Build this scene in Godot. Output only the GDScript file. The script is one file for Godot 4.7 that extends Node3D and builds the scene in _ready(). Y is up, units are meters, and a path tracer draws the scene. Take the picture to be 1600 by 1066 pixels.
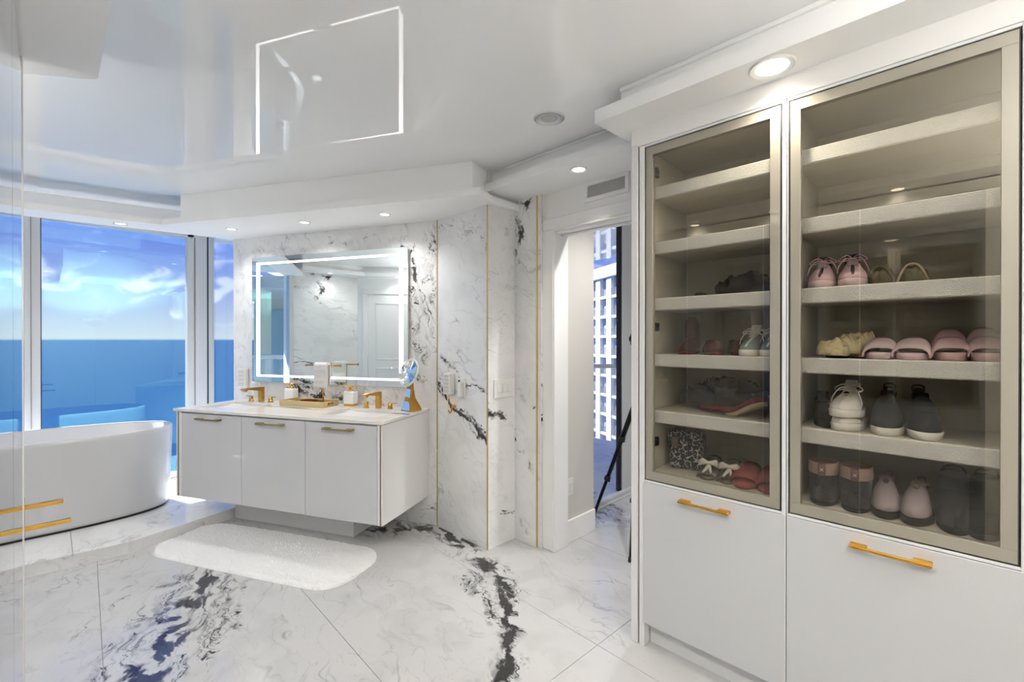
extends Node3D
# A marble bathroom with a floating vanity, a bathtub by a bay of ocean windows and a glazed shoe wardrobe.

var M := {}
const VAN := Vector3(-2.785, 0, -2.062)   # where the vanity wall meets the angled panel
const VAN_TURN := 26.1                    # degrees the vanity wall is turned
const LAMPS := 0.15                       # how strong the downlights are, all together


func _ready() -> void:
	# ---------- camera ----------
	var cam := Camera3D.new()
	cam.name = "camera"
	cam.position = Vector3(0, 1.4, 0)
	cam.rotation_degrees = Vector3(-0.16, 44.5, 0)
	cam.fov = rad_to_deg(2.0 * atan(533.0 / 711.0))
	cam.near = 0.02
	cam.far = 60000.0
	add_child(cam)
	# ---------- sky, sun, exposure ----------
	var env := Environment.new()
	env.background_mode = Environment.BG_SKY
	var sky := Sky.new()
	var sm := ProceduralSkyMaterial.new()
	sm.sky_top_color = Color(0.23, 0.47, 0.98)
	sm.sky_horizon_color = Color(0.88, 0.93, 0.985)
	sm.sky_curve = 0.075
	sm.sky_energy_multiplier = 0.91
	sm.ground_bottom_color = Color(0.25, 0.45, 0.65)
	sm.ground_horizon_color = Color(0.80, 0.90, 0.98)
	sm.ground_curve = 0.02
	sm.sky_cover = clouds()
	sm.sky_cover_modulate = Color(1, 1, 1, 0.4)
	sky.sky_material = sm
	env.sky = sky
	env.tonemap_mode = Environment.TONE_MAPPER_LINEAR
	env.tonemap_exposure = 1.17
	env.sdfgi_enabled = true
	env.ssao_enabled = true
	env.ssil_enabled = true
	var we := WorldEnvironment.new()
	we.name = "world"
	we.environment = env
	add_child(we)
	var sun := DirectionalLight3D.new()
	sun.name = "sun"
	sun.light_color = Color(0.97, 0.98, 1.0)
	sun.light_energy = 6.0
	sun.light_angular_distance = 0.6
	sun.shadow_enabled = true
	sun.sky_mode = DirectionalLight3D.SKY_MODE_LIGHT_ONLY
	add_child(sun)
	sun.look_at_from_position(Vector3.ZERO, Vector3(0.46, -0.88, -0.12))
	materials()
	shell()
	bay()
	outside()
	next_room()
	vanity()
	bathroom_things()
	wardrobe()
	shoes()


# ---------------------------------------------------------------- naming
func tag(o: Node, label: String, category: String, group := "") -> Node:
	o.set_meta("label", label)
	o.set_meta("category", category)
	if group:
		o.set_meta("group", group)
	return o


func thing(called: String, label: String, category: String, at := Vector3.ZERO, turn := 0.0, group := "") -> Node3D:
	var o := Node3D.new()
	o.name = called
	add_child(o, true)
	o.position = at
	o.rotation_degrees.y = turn
	tag(o, label, category, group)
	return o


func obj(called: String, shape, mat: Material, parent: Node = self) -> MeshInstance3D:
	var o := MeshInstance3D.new()
	o.name = called
	if shape is SurfaceTool:
		shape.generate_normals()
		o.mesh = shape.commit()
	else:
		o.mesh = shape
	o.material_override = mat
	parent.add_child(o, true)
	return o


func struct(called: String, shape, mat: Material, parent: Node = self) -> MeshInstance3D:
	var o := obj(called, shape, mat, parent)
	if parent == self:
		o.set_meta("kind", "structure")
	return o


func frame(called: String, at: Vector3, turn := 0.0) -> Node3D:   # a piece of the setting with parts
	var o := Node3D.new()
	o.name = called
	add_child(o, true)
	o.position = at
	o.rotation_degrees.y = turn
	o.set_meta("kind", "structure")
	return o


# ---------------------------------------------------------------- shapes
func S(smooth := false) -> SurfaceTool:
	var st := SurfaceTool.new()
	st.begin(Mesh.PRIMITIVE_TRIANGLES)
	st.set_smooth_group(0 if smooth else -1)
	return st


func tri(st: SurfaceTool, a: Vector3, b: Vector3, c: Vector3, n: Vector3) -> void:
	if (a - c).cross(a - b).dot(n) < 0.0:
		var k := b
		b = c
		c = k
	st.add_vertex(a)
	st.add_vertex(b)
	st.add_vertex(c)


func quad(st: SurfaceTool, a: Vector3, b: Vector3, c: Vector3, d: Vector3, n: Vector3) -> void:
	tri(st, a, b, c, n)
	tri(st, a, c, d, n)


func bx(st: SurfaceTool, lo: Vector3, hi: Vector3, b := 0.002, xf := Transform3D.IDENTITY) -> SurfaceTool:
	var c := (lo + hi) / 2.0
	var h := ((hi - lo) / 2.0).abs()
	b = minf(b, minf(h.x, minf(h.y, h.z)) * 0.9)
	var v := func(s: Vector3, k: int) -> Vector3:
		var q := Vector3(h.x, h.y, h.z)
		for i in 3:
			if i != k:
				q[i] -= b
		return xf * (c + q * s)
	for k in 3:
		var i := (k + 1) % 3
		var j := (k + 2) % 3
		for sg in [-1.0, 1.0]:
			var n := Vector3.ZERO
			n[k] = sg
			var pts := []
			for e in [[-1, -1], [1, -1], [1, 1], [-1, 1]]:
				var s := Vector3.ZERO
				s[k] = sg
				s[i] = e[0]
				s[j] = e[1]
				pts.append(v.call(s, k))
			quad(st, pts[0], pts[1], pts[2], pts[3], xf.basis * n)
			if b > 0.0:   # the edge between faces k and i
				for s2 in [-1.0, 1.0]:
					var s := Vector3.ZERO
					s[k] = sg
					s[i] = s2
					var t := s
					s[j] = -1
					t[j] = 1
					quad(st, v.call(s, k), v.call(t, k), v.call(t, i), v.call(s, i), xf.basis * Vector3(s.x + t.x, s.y + t.y, s.z + t.z))
	if b > 0.0:
		for a in 8:
			var s := Vector3(1 if a & 1 else -1, 1 if a & 2 else -1, 1 if a & 4 else -1)
			tri(st, v.call(s, 0), v.call(s, 1), v.call(s, 2), xf.basis * s)
	return st


func box(lo: Vector3, hi: Vector3, b := 0.002) -> SurfaceTool:
	return bx(S(), lo, hi, b)


func prism(st: SurfaceTool, poly: PackedVector2Array, y0: float, y1: float) -> SurfaceTool:
	var ids := Geometry2D.triangulate_polygon(poly)
	for k in range(0, ids.size(), 3):
		var a := poly[ids[k]]
		var b := poly[ids[k + 1]]
		var c := poly[ids[k + 2]]
		tri(st, Vector3(a.x, y1, a.y), Vector3(b.x, y1, b.y), Vector3(c.x, y1, c.y), Vector3.UP)
		tri(st, Vector3(a.x, y0, a.y), Vector3(b.x, y0, b.y), Vector3(c.x, y0, c.y), Vector3.DOWN)
	var sgn := -1.0 if Geometry2D.is_polygon_clockwise(poly) else 1.0
	for k in poly.size():
		var p := poly[k]
		var q := poly[(k + 1) % poly.size()]
		var n := Vector3(q.y - p.y, 0, p.x - q.x) * sgn
		quad(st, Vector3(p.x, y0, p.y), Vector3(q.x, y0, q.y), Vector3(q.x, y1, q.y), Vector3(p.x, y1, p.y), n)
	return st


func P2(a: Array) -> PackedVector2Array:
	var r := PackedVector2Array()
	for k in range(0, a.size(), 2):
		r.append(Vector2(a[k], a[k + 1]))
	return r


func loft(st: SurfaceTool, rings: Array, cap := true, closed := true) -> SurfaceTool:
	for k in rings.size() - 1:
		var r: PackedVector3Array = rings[k]
		var q: PackedVector3Array = rings[k + 1]
		var cen := Vector3.ZERO
		for i in r.size():
			cen += r[i] + q[i]
		cen /= 2.0 * r.size()
		for i in r.size() if closed else r.size() - 1:
			var j := (i + 1) % r.size()
			var mid := (r[i] + r[j] + q[i] + q[j]) / 4.0
			quad(st, r[i], r[j], q[j], q[i], mid - cen)
	if cap:
		for e in [[rings[0], rings[1]], [rings[-1], rings[-2]]]:
			var r: PackedVector3Array = e[0]
			var c := Vector3.ZERO
			var c2 := Vector3.ZERO
			for i in r.size():
				c += r[i] / r.size()
				c2 += e[1][i] / r.size()
			for i in r.size():
				tri(st, r[i], r[(i + 1) % r.size()], c, c - c2)
	return st


func lathe(st: SurfaceTool, prof: Array, at := Vector3.ZERO, seg := 24, xf := Transform3D.IDENTITY) -> SurfaceTool:
	var rings := []
	for k in range(0, prof.size(), 2):
		var r := PackedVector3Array()
		for i in seg:
			var a := TAU * i / seg
			r.append(xf * (at + Vector3(cos(a) * prof[k], prof[k + 1], sin(a) * prof[k])))
		rings.append(r)
	return loft(st, rings)


func tube(st: SurfaceTool, pts: Array, r: float, seg := 8) -> SurfaceTool:
	var rings := []
	var up := Vector3(0.13, 0.97, 0.21)
	for k in pts.size():
		var d: Vector3 = (pts[mini(k + 1, pts.size() - 1)] - pts[maxi(k - 1, 0)]).normalized()
		if absf(d.dot(up)) > 0.98:
			up = Vector3(0.97, 0.1, 0.2)
		var a := d.cross(up).normalized()
		up = a.cross(d).normalized()
		var ring := PackedVector3Array()
		for i in seg:
			var t := TAU * i / seg
			ring.append(pts[k] + (a * cos(t) + up * sin(t)) * r)
		rings.append(ring)
	return loft(st, rings)


func curve(pts: Array, n := 6) -> Array:   # a smooth path through points
	var out := []
	for k in pts.size() - 1:
		for i in n:
			out.append(pts[k].cubic_interpolate(pts[k + 1], pts[maxi(k - 1, 0)], pts[mini(k + 2, pts.size() - 1)], float(i) / n))
	out.append(pts[-1])
	return out


func along(tab: Array, u: float) -> float:   # a table of u, value pairs
	for k in range(0, tab.size() - 2, 2):
		if u <= tab[k + 2]:
			return lerpf(tab[k + 1], tab[k + 3], clampf((u - tab[k]) / (tab[k + 2] - tab[k]), 0, 1))
	return tab[-1]


# ---------------------------------------------------------------- materials
func mat(c: Color, rough := 0.6, metal := 0.0, spec := 0.5) -> StandardMaterial3D:
	var m := StandardMaterial3D.new()
	m.albedo_color = c
	m.roughness = rough
	m.metallic = metal
	m.metallic_specular = spec
	return m


func noise_tex(freq: float, size := 256, type := FastNoiseLite.TYPE_SIMPLEX_SMOOTH, seed_ := 1, ret := -1) -> NoiseTexture2D:
	var n := FastNoiseLite.new()
	n.noise_type = type
	n.frequency = freq
	n.seed = seed_
	if ret >= 0:
		n.cellular_return_type = ret
	var t := NoiseTexture2D.new()
	t.width = size
	t.height = size
	t.seamless = true
	t.noise = n
	return t


func glass(c: Color, rough := 0.0) -> StandardMaterial3D:
	var m := mat(c, rough)
	m.transparency = BaseMaterial3D.TRANSPARENCY_ALPHA
	return m


func marble_mat(t: Texture2D, w: float, h: float, off: Vector3, world: bool, rough := 0.12) -> StandardMaterial3D:
	var m := mat(Color.WHITE, rough)
	m.albedo_texture = t
	m.uv1_triplanar = true
	m.uv1_world_triplanar = world
	m.uv1_triplanar_sharpness = 20.0
	m.uv1_scale = Vector3(1.0 / w, 1.0 / h, 1.0 / w) if not world else Vector3(1.0 / w, 1.0 / h, 1.0 / h)
	m.uv1_offset = off
	return m


func coated(c: Color) -> StandardMaterial3D:   # a solar coating on glass: mirrors a share, lets the rest through
	var im := Image.create(4, 4, false, Image.FORMAT_RGBA8)
	im.fill(c)
	var m := mat(Color.WHITE, 0.0, 1.0)
	m.albedo_texture = ImageTexture.create_from_image(im)
	m.transparency = BaseMaterial3D.TRANSPARENCY_ALPHA
	return m


func clouds() -> ImageTexture:
	var w := 2048
	var h := 1024
	var n := FastNoiseLite.new()
	n.seed = 11
	n.frequency = 1.0
	n.fractal_octaves = 6
	n.fractal_gain = 0.55
	var low := FastNoiseLite.new()
	low.seed = 5
	low.frequency = 1.0
	low.fractal_octaves = 2
	var im := Image.create(w, h, false, Image.FORMAT_RGBA8)
	im.fill(Color(0, 0, 0, 0))
	for y in range(250, h / 2):
		var el := (0.5 - (y + 0.5) / h) * PI
		for x in w:
			var az := TAU * x / w
			var d := Vector3(cos(az), 0, sin(az)) * cos(el)
			var q := Vector3(d.x * 9.0, sin(el) * 24.0, d.z * 9.0)
			var m := low.get_noise_3d(q.x * 0.75, q.y * 0.6, q.z * 0.75)
			var v := n.get_noise_3d(q.x + m, q.y + m * 2.0, q.z)
			var a := clampf((v * 1.5 + m * 0.8 - 0.12) * 1.8, 0, 1)
			a *= smoothstep(0.0, 0.05, el) * (1.0 - smoothstep(0.35, 0.7, el) * 0.6)
			if a > 0.004:
				im.set_pixel(x, y, Color(1, 1, 1, a * a))
	return ImageTexture.create_from_image(im)


# Veined marble, w x h pixels over sx x sy metres from (x0, y0). A band: p its line, r half width, a strength, f solid fill, b blueness, g the way its grain runs (degrees).
func marble(w: int, h: int, x0: float, y0: float, sx: float, sy: float, bands: Array, grain: float, seed_: int, busy := 0.12) -> ImageTexture:
	var mw := w / 8 + 1
	var mh := h / 8 + 1
	var mask := PackedFloat32Array()
	mask.resize(mw * mh * 4)
	var lmask := PackedFloat32Array()
	lmask.resize(mw * mh)
	lmask.fill(9.0)
	for j in mh:
		for i in mw:
			var p := Vector2(x0 + sx * i / (mw - 1), y0 + sy * j / (mh - 1))
			var best := [0.0, 0.0, deg_to_rad(grain), 0.0]
			for bd in bands:
				var line: PackedVector2Array = bd.p
				var d := 99.0
				for k in line.size() - 1:
					d = minf(d, p.distance_to(Geometry2D.get_closest_point_to_segment(p, line[k], line[k + 1])))
				if bd.has("l"):
					lmask[j * mw + i] = minf(lmask[j * mw + i], d / bd.l)
				var r: float = bd.r
				if d < r * 1.3:
					var m: float = bd.a * smoothstep(1.3, 0.1, d / r)
					if m > best[0]:
						best = [m, maxf(best[1], bd.get("f", 0.0) * smoothstep(0.7, 0.0, d / r)), deg_to_rad(bd.g), bd.get("b", 0.0)]
			for c in 4:
				mask[(j * mw + i) * 4 + c] = best[c]
	var mim := Image.create_from_data(mw, mh, false, Image.FORMAT_RGBAF, mask.to_byte_array())
	mim.resize(w, h, Image.INTERPOLATE_BILINEAR)
	var md := mim.get_data().to_float32_array()
	var lim := Image.create_from_data(mw, mh, false, Image.FORMAT_RF, lmask.to_byte_array())
	lim.resize(w, h, Image.INTERPOLATE_BILINEAR)
	var ld := lim.get_data().to_float32_array()
	var cell := FastNoiseLite.new()
	cell.noise_type = FastNoiseLite.TYPE_CELLULAR
	cell.cellular_return_type = FastNoiseLite.RETURN_DISTANCE2_SUB
	cell.frequency = 1.0
	cell.seed = seed_
	var nz := FastNoiseLite.new()
	nz.noise_type = FastNoiseLite.TYPE_SIMPLEX
	nz.frequency = 1.0
	nz.fractal_octaves = 4
	nz.seed = seed_ + 7
	var rows := 16
	var blocks := (h + rows - 1) / rows
	var amp := 0.05 * w / sx
	var out := []
	out.resize(blocks)
	var ga := deg_to_rad(grain)
	var cg := cos(ga)
	var sg := sin(ga)
	var work := func(b: int) -> void:
		var n_rows := mini(rows, h - b * rows)
		var by := PackedByteArray()
		by.resize(n_rows * w * 3)
		var at := 0
		for jj in n_rows:
			var j := b * rows + jj
			var y := y0 + sy * (j + 0.5) / h
			for i in w:
				var x := x0 + sx * (i + 0.5) / w
				var wa := nz.get_noise_2d(x * 2.2, y * 2.2)
				var wb := nz.get_noise_2d(x * 2.2 + 40.0, y * 2.2 + 9.0)
				var k0 := clampi(j + int(wa * amp + 0.2 * amp * nz.get_noise_2d(x * 21.0, y * 21.0)), 0, h - 1) * w + clampi(i + int(wb * amp + 0.2 * amp * nz.get_noise_2d(x * 21.0 + 5.0, y * 21.0)), 0, w - 1)
				var k := k0 * 4
				var m := md[k]
				# faint grey veins along the grain
				var u := x * cg + y * sg + wb * 0.05
				var v := -x * sg + y * cg + wa * 0.07
				var f := 1.0 - absf(nz.get_noise_2d(u * 0.7 + 3.0, v * 2.6)) * 14.0
				var g := 1.0 - absf(nz.get_noise_2d(u * 1.9 + 71.0, v * 7.5)) * 9.0
				var patch := smoothstep(0.0, 0.45, nz.get_noise_2d(x * 0.9 + 17.0, y * 0.9))
				var grey := 0.03 * clampf(wb * 2.0, 0, 1)
				if f > 0.0:
					grey += 0.16 * f * f * (0.25 + 0.75 * patch)
				if g > 0.0:
					grey += 0.08 * g * g * patch
				var c0 := cell.get_noise_2d(u * 2.3 + wa * 0.5 + 31.0, v * 4.2 + wb * 0.5) + 1.0
				grey += busy * smoothstep(0.09, 0.0, c0) * clampf(0.35 + wa * 2.2, 0.0, 1.0)
				var c9 := cell.get_noise_2d(u * 6.0 + wb + 11.0, v * 9.0 + wa) + 1.0
				grey += busy * 0.7 * smoothstep(0.10, 0.0, c9) * clampf(0.1 - wb * 2.6, 0.0, 1.0)
				var dark := 0.0
				if m > 0.01:
					var ca := cos(md[k + 2])
					var sa := sin(md[k + 2])
					var wc := nz.get_noise_2d(x * 7.0 + 60.0, y * 7.0)
					var px := x + wa * 0.07 + wc * 0.018
					var py := y + wb * 0.07 + nz.get_noise_2d(x * 7.0, y * 7.0 + 31.0) * 0.018
					var uu := px * ca + py * sa
					var vv := (-px * sa + py * ca) * 2.0
					var e := nz.get_noise_2d(uu * 4.0 + 5.0, vv * 5.0)
					var me := clampf(m * (1.0 + e * 2.0) - 0.06, 0.0, 1.0)
					var c1 := cell.get_noise_2d(uu * 6.0, vv * 6.0) + 1.0
					var c2 := cell.get_noise_2d(uu * 15.0 + 9.0, vv * 15.0) + 1.0
					var c3 := cell.get_noise_2d(uu * 34.0 + 3.0, vv * 34.0) + 1.0
					var thick := 0.02 + 0.12 * me * clampf(0.45 + e * 2.2, 0.0, 1.0)
					var l1 := smoothstep(thick + 0.03, thick * 0.6, c1)
					var l2 := smoothstep(thick + 0.04, thick * 0.5, c2) * smoothstep(0.25, 0.7, me)
					var l3 := smoothstep(0.16, 0.03, c3) * smoothstep(0.45, 0.9, me)
					dark = clampf(me * 1.5, 0.0, 1.0) * maxf(l1, maxf(0.85 * l2, 0.55 * l3))
					# grey smoke drawn out along the grain
					var st := nz.get_noise_2d(uu * 3.0, vv * 9.0)
					grey += 0.34 * me * smoothstep(-0.05, 0.35, st) * (0.6 + 0.4 * nz.get_noise_2d(uu * 6.0, vv * 60.0))
					var fl := md[k + 1]
					if fl > 0.0:
						dark = maxf(dark, smoothstep(0.25, 0.6, fl * (0.85 + e * 1.4)) * smoothstep(0.62, 0.38, c2 * 0.6 + c1 * 0.5) * 0.93)
				if ld[k0] < 1.0:
					var br := 0.55 + 0.9 * nz.get_noise_2d(x * 5.0 + 80.0, y * 5.0)
					dark = maxf(dark, smoothstep(1.0, 0.35, ld[k0] / clampf(br + 0.35, 0.25, 1.0)) * clampf(br + 0.35, 0.3, 1.0))
				var bl := md[k + 3]
				var base := 0.915 - clampf(grey, 0.0, 0.5)
				var r0 := base
				var g0 := base * 0.996
				var b0 := base * 0.988
				dark = clampf(dark, 0.0, 1.0)
				by[at] = int(255.0 * lerpf(r0, lerpf(0.16, 0.27, bl), dark))
				by[at + 1] = int(255.0 * lerpf(g0, lerpf(0.155, 0.275, bl), dark))
				by[at + 2] = int(255.0 * lerpf(b0, lerpf(0.155, 0.34, bl), dark))
				at += 3
		out[b] = by
	var task := WorkerThreadPool.add_group_task(work, blocks)
	WorkerThreadPool.wait_for_group_task_completion(task)
	var all := PackedByteArray()
	for b in out:
		all.append_array(b)
	return ImageTexture.create_from_image(Image.create_from_data(w, h, false, Image.FORMAT_RGB8, all))


func materials() -> void:
	# floor: x -4.5 .. -0.5, z -2.7 .. 0.3
	var fl := marble(1920, 1440, -4.5, -2.7, 4.0, 3.0, [
		{"p": P2([-3.05, -1.72, -2.78, -2.02, -2.58, -2.03, -2.23, -1.93, -1.95, -1.84, -1.80, -1.78]), "r": 0.15, "a": 1.15, "f": 0.6, "g": 20},
		{"p": P2([-1.95, -1.84, -1.72, -1.70, -1.50, -1.52, -1.37, -1.34, -1.28, -1.20]), "r": 0.085, "a": 1.15, "f": 0.75, "g": 42, "l": 0.014},
		{"p": P2([-2.06, -1.707, -1.91, -1.665, -1.70, -1.586, -1.48, -1.49, -1.36, -1.30]), "r": 0.06, "a": 0.9, "f": 0.2, "g": 25, "l": 0.008},
		{"p": P2([-3.30, -0.85, -3.10, -0.60, -2.85, -0.50, -2.6, -0.36, -2.4, -0.26, -2.1, -0.12]), "r": 0.27, "a": 1.15, "f": 0.5, "b": 0.5, "g": 24},
		{"p": P2([-2.80, -0.46, -2.62, -0.40, -2.42, -0.31, -2.2, -0.22]), "r": 0.14, "a": 1.25, "f": 1.1, "b": 1.0, "g": 24},
		{"p": P2([-3.05, -0.70, -2.72, -0.60, -2.50, -0.52]), "r": 0.12, "a": 0.9, "f": 0.1, "b": 0.3, "g": 20},
		{"p": P2([-3.42, -0.34, -3.15, -0.20, -2.9, -0.08]), "r": 0.09, "a": 0.35, "g": 24},
	], 12.0, 3)
	M.floor = marble_mat(fl, 4.0, 3.0, Vector3(1.125, 0, 0.9), true, 0.13)
	M.floor.albedo_color = Color(0.83, 0.83, 0.835)
	# the vanity wall, local x -2.1 .. 0, y 0 .. 2.4 (rows run down from 2.4)
	var vw := marble(896, 1024, -2.1, -2.4, 2.1, 2.4, [
		{"p": P2([-0.34, -2.13, -0.24, -2.12, -0.225, -2.0, -0.235, -1.85, -0.26, -1.62]), "r": 0.05, "a": 1.0, "f": 0.9, "g": 80},
		{"p": P2([-0.02, -2.2, -0.085, -1.93, -0.13, -1.65, -0.177, -1.40, -0.18, -1.15]), "r": 0.17, "a": 0.5, "f": 0.0, "g": 75},
		{"p": P2([-0.025, -1.84, -0.085, -1.64, -0.10, -1.5]), "r": 0.06, "a": 0.9, "f": 0.0, "g": 75, "l": 0.006},
		{"p": P2([-1.03, -2.29, -0.98, -2.17, -0.82, -2.17, -0.58, -2.2]), "r": 0.05, "a": 0.35, "g": 10, "l": 0.004},
		{"p": P2([-1.8, -2.19, -1.62, -2.15, -1.5, -2.16]), "r": 0.06, "a": 0.35, "g": 10},
		{"p": P2([-1.45, -1.08, -1.30, -0.98, -1.15, -0.90, -0.9, -0.93]), "r": 0.09, "a": 1.0, "f": 0.5, "g": 25},
		{"p": P2([-0.24, -0.15, -0.15, -0.12, 0.0, -0.13]), "r": 0.05, "a": 0.9, "f": 0.2, "g": 10},
		{"p": P2([-2.05, -0.9, -1.95, -1.6, -2.0, -2.2]), "r": 0.08, "a": 0.25, "g": 80},
	], 58.0, 21, 0.22)
	M.vanity_wall = marble_mat(vw, 2.1, 2.4, Vector3(1.0, 0, 0), false)
	# the three narrow panels share one sheet: x -2.8 .. -1.96 for the two that face the room, z -2.32 .. -2.02 laid to its left
	var pw := marble(448, 1056, -2.8, -2.4, 1.0, 2.4, [
		{"p": P2([-2.76, -1.075, -2.66, -0.965, -2.57, -0.90, -2.44, -0.845, -2.34, -0.79, -2.25, -0.70]), "r": 0.05, "a": 0.75, "f": 0.0, "g": 36, "l": 0.02},
		{"p": P2([-2.72, -1.03, -2.64, -0.985, -2.55, -0.92, -2.43, -0.90, -2.35, -0.83, -2.25, -0.765]), "r": 0.01, "a": 0.1, "g": 36, "l": 0.009},
		{"p": P2([-2.76, -1.27, -2.66, -1.21, -2.51, -1.13, -2.37, -1.09, -2.25, -1.03]), "r": 0.035, "a": 0.6, "f": 0.0, "g": 30, "l": 0.011},
		{"p": P2([-2.74, -2.26, -2.55, -2.16, -2.5, -2.08, -2.37, -2.19, -2.26, -2.09]), "r": 0.05, "a": 0.3, "g": 30, "l": 0.004},
		{"p": P2([-2.22, -2.38, -2.12, -2.34, -2.16, -2.2, -2.19, -1.98]), "r": 0.06, "a": 1.0, "f": 0.6, "g": 100},
		{"p": P2([-2.19, -1.04, -2.12, -0.98, -2.05, -0.93]), "r": 0.03, "a": 0.8, "g": 40},
		{"p": P2([-2.19, -0.65, -2.1, -0.61, -2.05, -0.43]), "r": 0.04, "a": 0.6, "g": 40},
		{"p": P2([-2.15, -0.14, -2.10, -0.05]), "r": 0.03, "a": 0.8, "f": 0.3, "g": 60},
	], 28.0, 33, 0.18)
	M.panel = marble_mat(pw, 1.0, 2.4, Vector3(2.8, 0, 0), true)
	M.panel.uv1_scale = Vector3(1.0, 1.0 / 2.4, 1.0)
	var bw := marble(128, 1056, 2.02, -2.4, 0.3, 2.4, [
		{"p": P2([2.02, -0.97, 2.10, -0.90, 2.163, -0.87, 2.206, -0.83]), "r": 0.045, "a": 1.0, "f": 0.5, "g": 35, "l": 0.016},
		{"p": P2([2.206, -0.83, 2.31, -0.765]), "r": 0.02, "a": 0.3, "g": 35, "l": 0.004},
		{"p": P2([2.20, -0.22, 2.31, -0.2]), "r": 0.03, "a": 0.8, "f": 0.3, "g": 0},
		{"p": P2([2.05, -2.12, 2.2, -2.09, 2.27, -2.25]), "r": 0.04, "a": 0.4, "g": 30},
	], 15.0, 41, 0.18)
	M.panel_side = marble_mat(bw, 0.3, 2.4, Vector3(0, 0, 2.02 / 0.3), true)
	M.panel_side.uv1_scale = Vector3(1.0 / 0.3, 1.0 / 2.4, 1.0 / 0.3)
	M.step = marble_mat(fl, 4.0, 3.0, Vector3(1.31, 0.2, 0.33), true, 0.12)
	M.step.uv1_scale = Vector3(0.25, 0.333, 0.25)
	M.far_marble = marble_mat(pw, 1.6, 2.4, Vector3(0.35, 0, 0), false)
	M.counter = marble_mat(bw, 1.5, 1.5, Vector3(0.2, 0, 0.43), false, 0.1)
	M.counter.albedo_color = Color(1.0, 0.99, 0.97)

	M.white = mat(Color(0.97, 0.967, 0.96), 0.7)
	M.trim = mat(Color(0.95, 0.94, 0.925), 0.35)
	M.ceiling = mat(Color(0.975, 0.973, 0.97), 0.015, 0.0, 0.5)
	M.lacquer = mat(Color(0.80, 0.80, 0.805), 0.04, 0.0, 0.55)
	M.satin_white = mat(Color(0.90, 0.895, 0.89), 0.25)
	M.door_white = mat(Color(0.79, 0.79, 0.79), 0.45)
	M.grout = mat(Color(0.62, 0.61, 0.59), 0.9)
	M.gold = mat(Color(0.79, 0.60, 0.29), 0.28, 1.0)
	M.gold.roughness_texture = noise_tex(0.05)
	M.gold.roughness = 0.5
	M.gold_shiny = mat(Color(0.86, 0.66, 0.30), 0.12, 1.0)
	M.gold_pale = mat(Color(0.63, 0.55, 0.37), 0.3, 1.0)
	M.brass_edge = mat(Color(0.80, 0.70, 0.48), 0.35, 1.0)
	M.mirror = mat(Color(0.90, 0.93, 0.93), 0.0, 1.0)
	M.grey_mirror = mat(Color(0.66, 0.67, 0.69), 0.02, 1.0)
	M.led = mat(Color.WHITE, 0.5)
	M.led.emission_enabled = true
	M.led.emission = Color(1.0, 0.99, 0.97)
	M.led.emission_energy_multiplier = 1.25
	M.lamp = mat(Color.WHITE, 0.5)
	M.lamp.emission_enabled = true
	M.lamp.emission = Color(1.0, 0.97, 0.92)
	M.lamp.emission_energy_multiplier = 4.0
	M.fill_bowl = mat(Color(0.92, 0.92, 0.91), 0.4)  # bowl of the added lamps, self-lit to stay faint in window reflections
	M.fill_bowl.emission_enabled = true
	M.fill_bowl.emission = Color(1.0, 0.98, 0.95)
	M.fill_bowl.emission_energy_multiplier = 0.5
	M.tub = mat(Color(0.79, 0.79, 0.795), 0.2)
	M.porcelain = mat(Color(0.93, 0.925, 0.91), 0.08)
	M.window_glass = coated(Color(0.70, 1.0, 0.99, 0.085))
	M.pane = glass(Color(0.9, 0.95, 0.95, 0.02))
	M.door_glass = coated(Color(0.80, 0.77, 0.70, 0.13))
	M.alu = mat(Color(0.80, 0.80, 0.80), 0.4, 0.0)
	M.gasket = mat(Color(0.05, 0.05, 0.07), 0.6)
	M.champagne = mat(Color(0.59, 0.565, 0.51), 0.35, 0.1)
	M.champagne.clearcoat_enabled = true
	M.champagne.clearcoat = 0.6
	M.champagne.clearcoat_roughness = 0.02
	M.taupe = mat(Color(0.72, 0.685, 0.60), 0.6)
	M.croc = mat(Color(0.82, 0.80, 0.745), 0.4)
	M.croc.heightmap_enabled = true
	M.croc.heightmap_texture = noise_tex(0.09, 256, FastNoiseLite.TYPE_CELLULAR, 4, FastNoiseLite.RETURN_DISTANCE2_SUB)
	M.croc.heightmap_scale = 0.35
	M.croc.uv1_triplanar = true
	M.croc.uv1_scale = Vector3(9, 9, 9)
	M.black_plastic = mat(Color(0.06, 0.06, 0.065), 0.45)
	M.black_metal = mat(Color(0.07, 0.07, 0.08), 0.35, 0.6)
	M.plastic = mat(Color(0.88, 0.87, 0.85), 0.35)
	M.hole = mat(Color(0.25, 0.25, 0.25), 0.7)  # dark tone in place of the shade inside openings
	M.towel = cloth(Color(0.93, 0.92, 0.90), 0.25, 60.0)
	M.rug = cloth(Color(0.985, 0.98, 0.975), 0.25, 40.0)
	M.wallpaper = mat(Color(0.82, 0.80, 0.77), 0.8)
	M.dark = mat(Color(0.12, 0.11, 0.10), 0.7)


func cloth(c: Color, depth := 0.1, scale_ := 60.0) -> StandardMaterial3D:
	var m := mat(c, 0.95)
	m.metallic_specular = 0.2
	m.rim_enabled = true
	m.rim = 0.3
	m.heightmap_enabled = true
	if not M.has("weave"):
		M.weave = noise_tex(0.12, 256, FastNoiseLite.TYPE_SIMPLEX, 9)
	m.heightmap_texture = M.weave
	m.heightmap_scale = depth
	m.uv1_triplanar = true
	m.uv1_scale = Vector3.ONE * scale_ * 0.25
	return m


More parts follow.
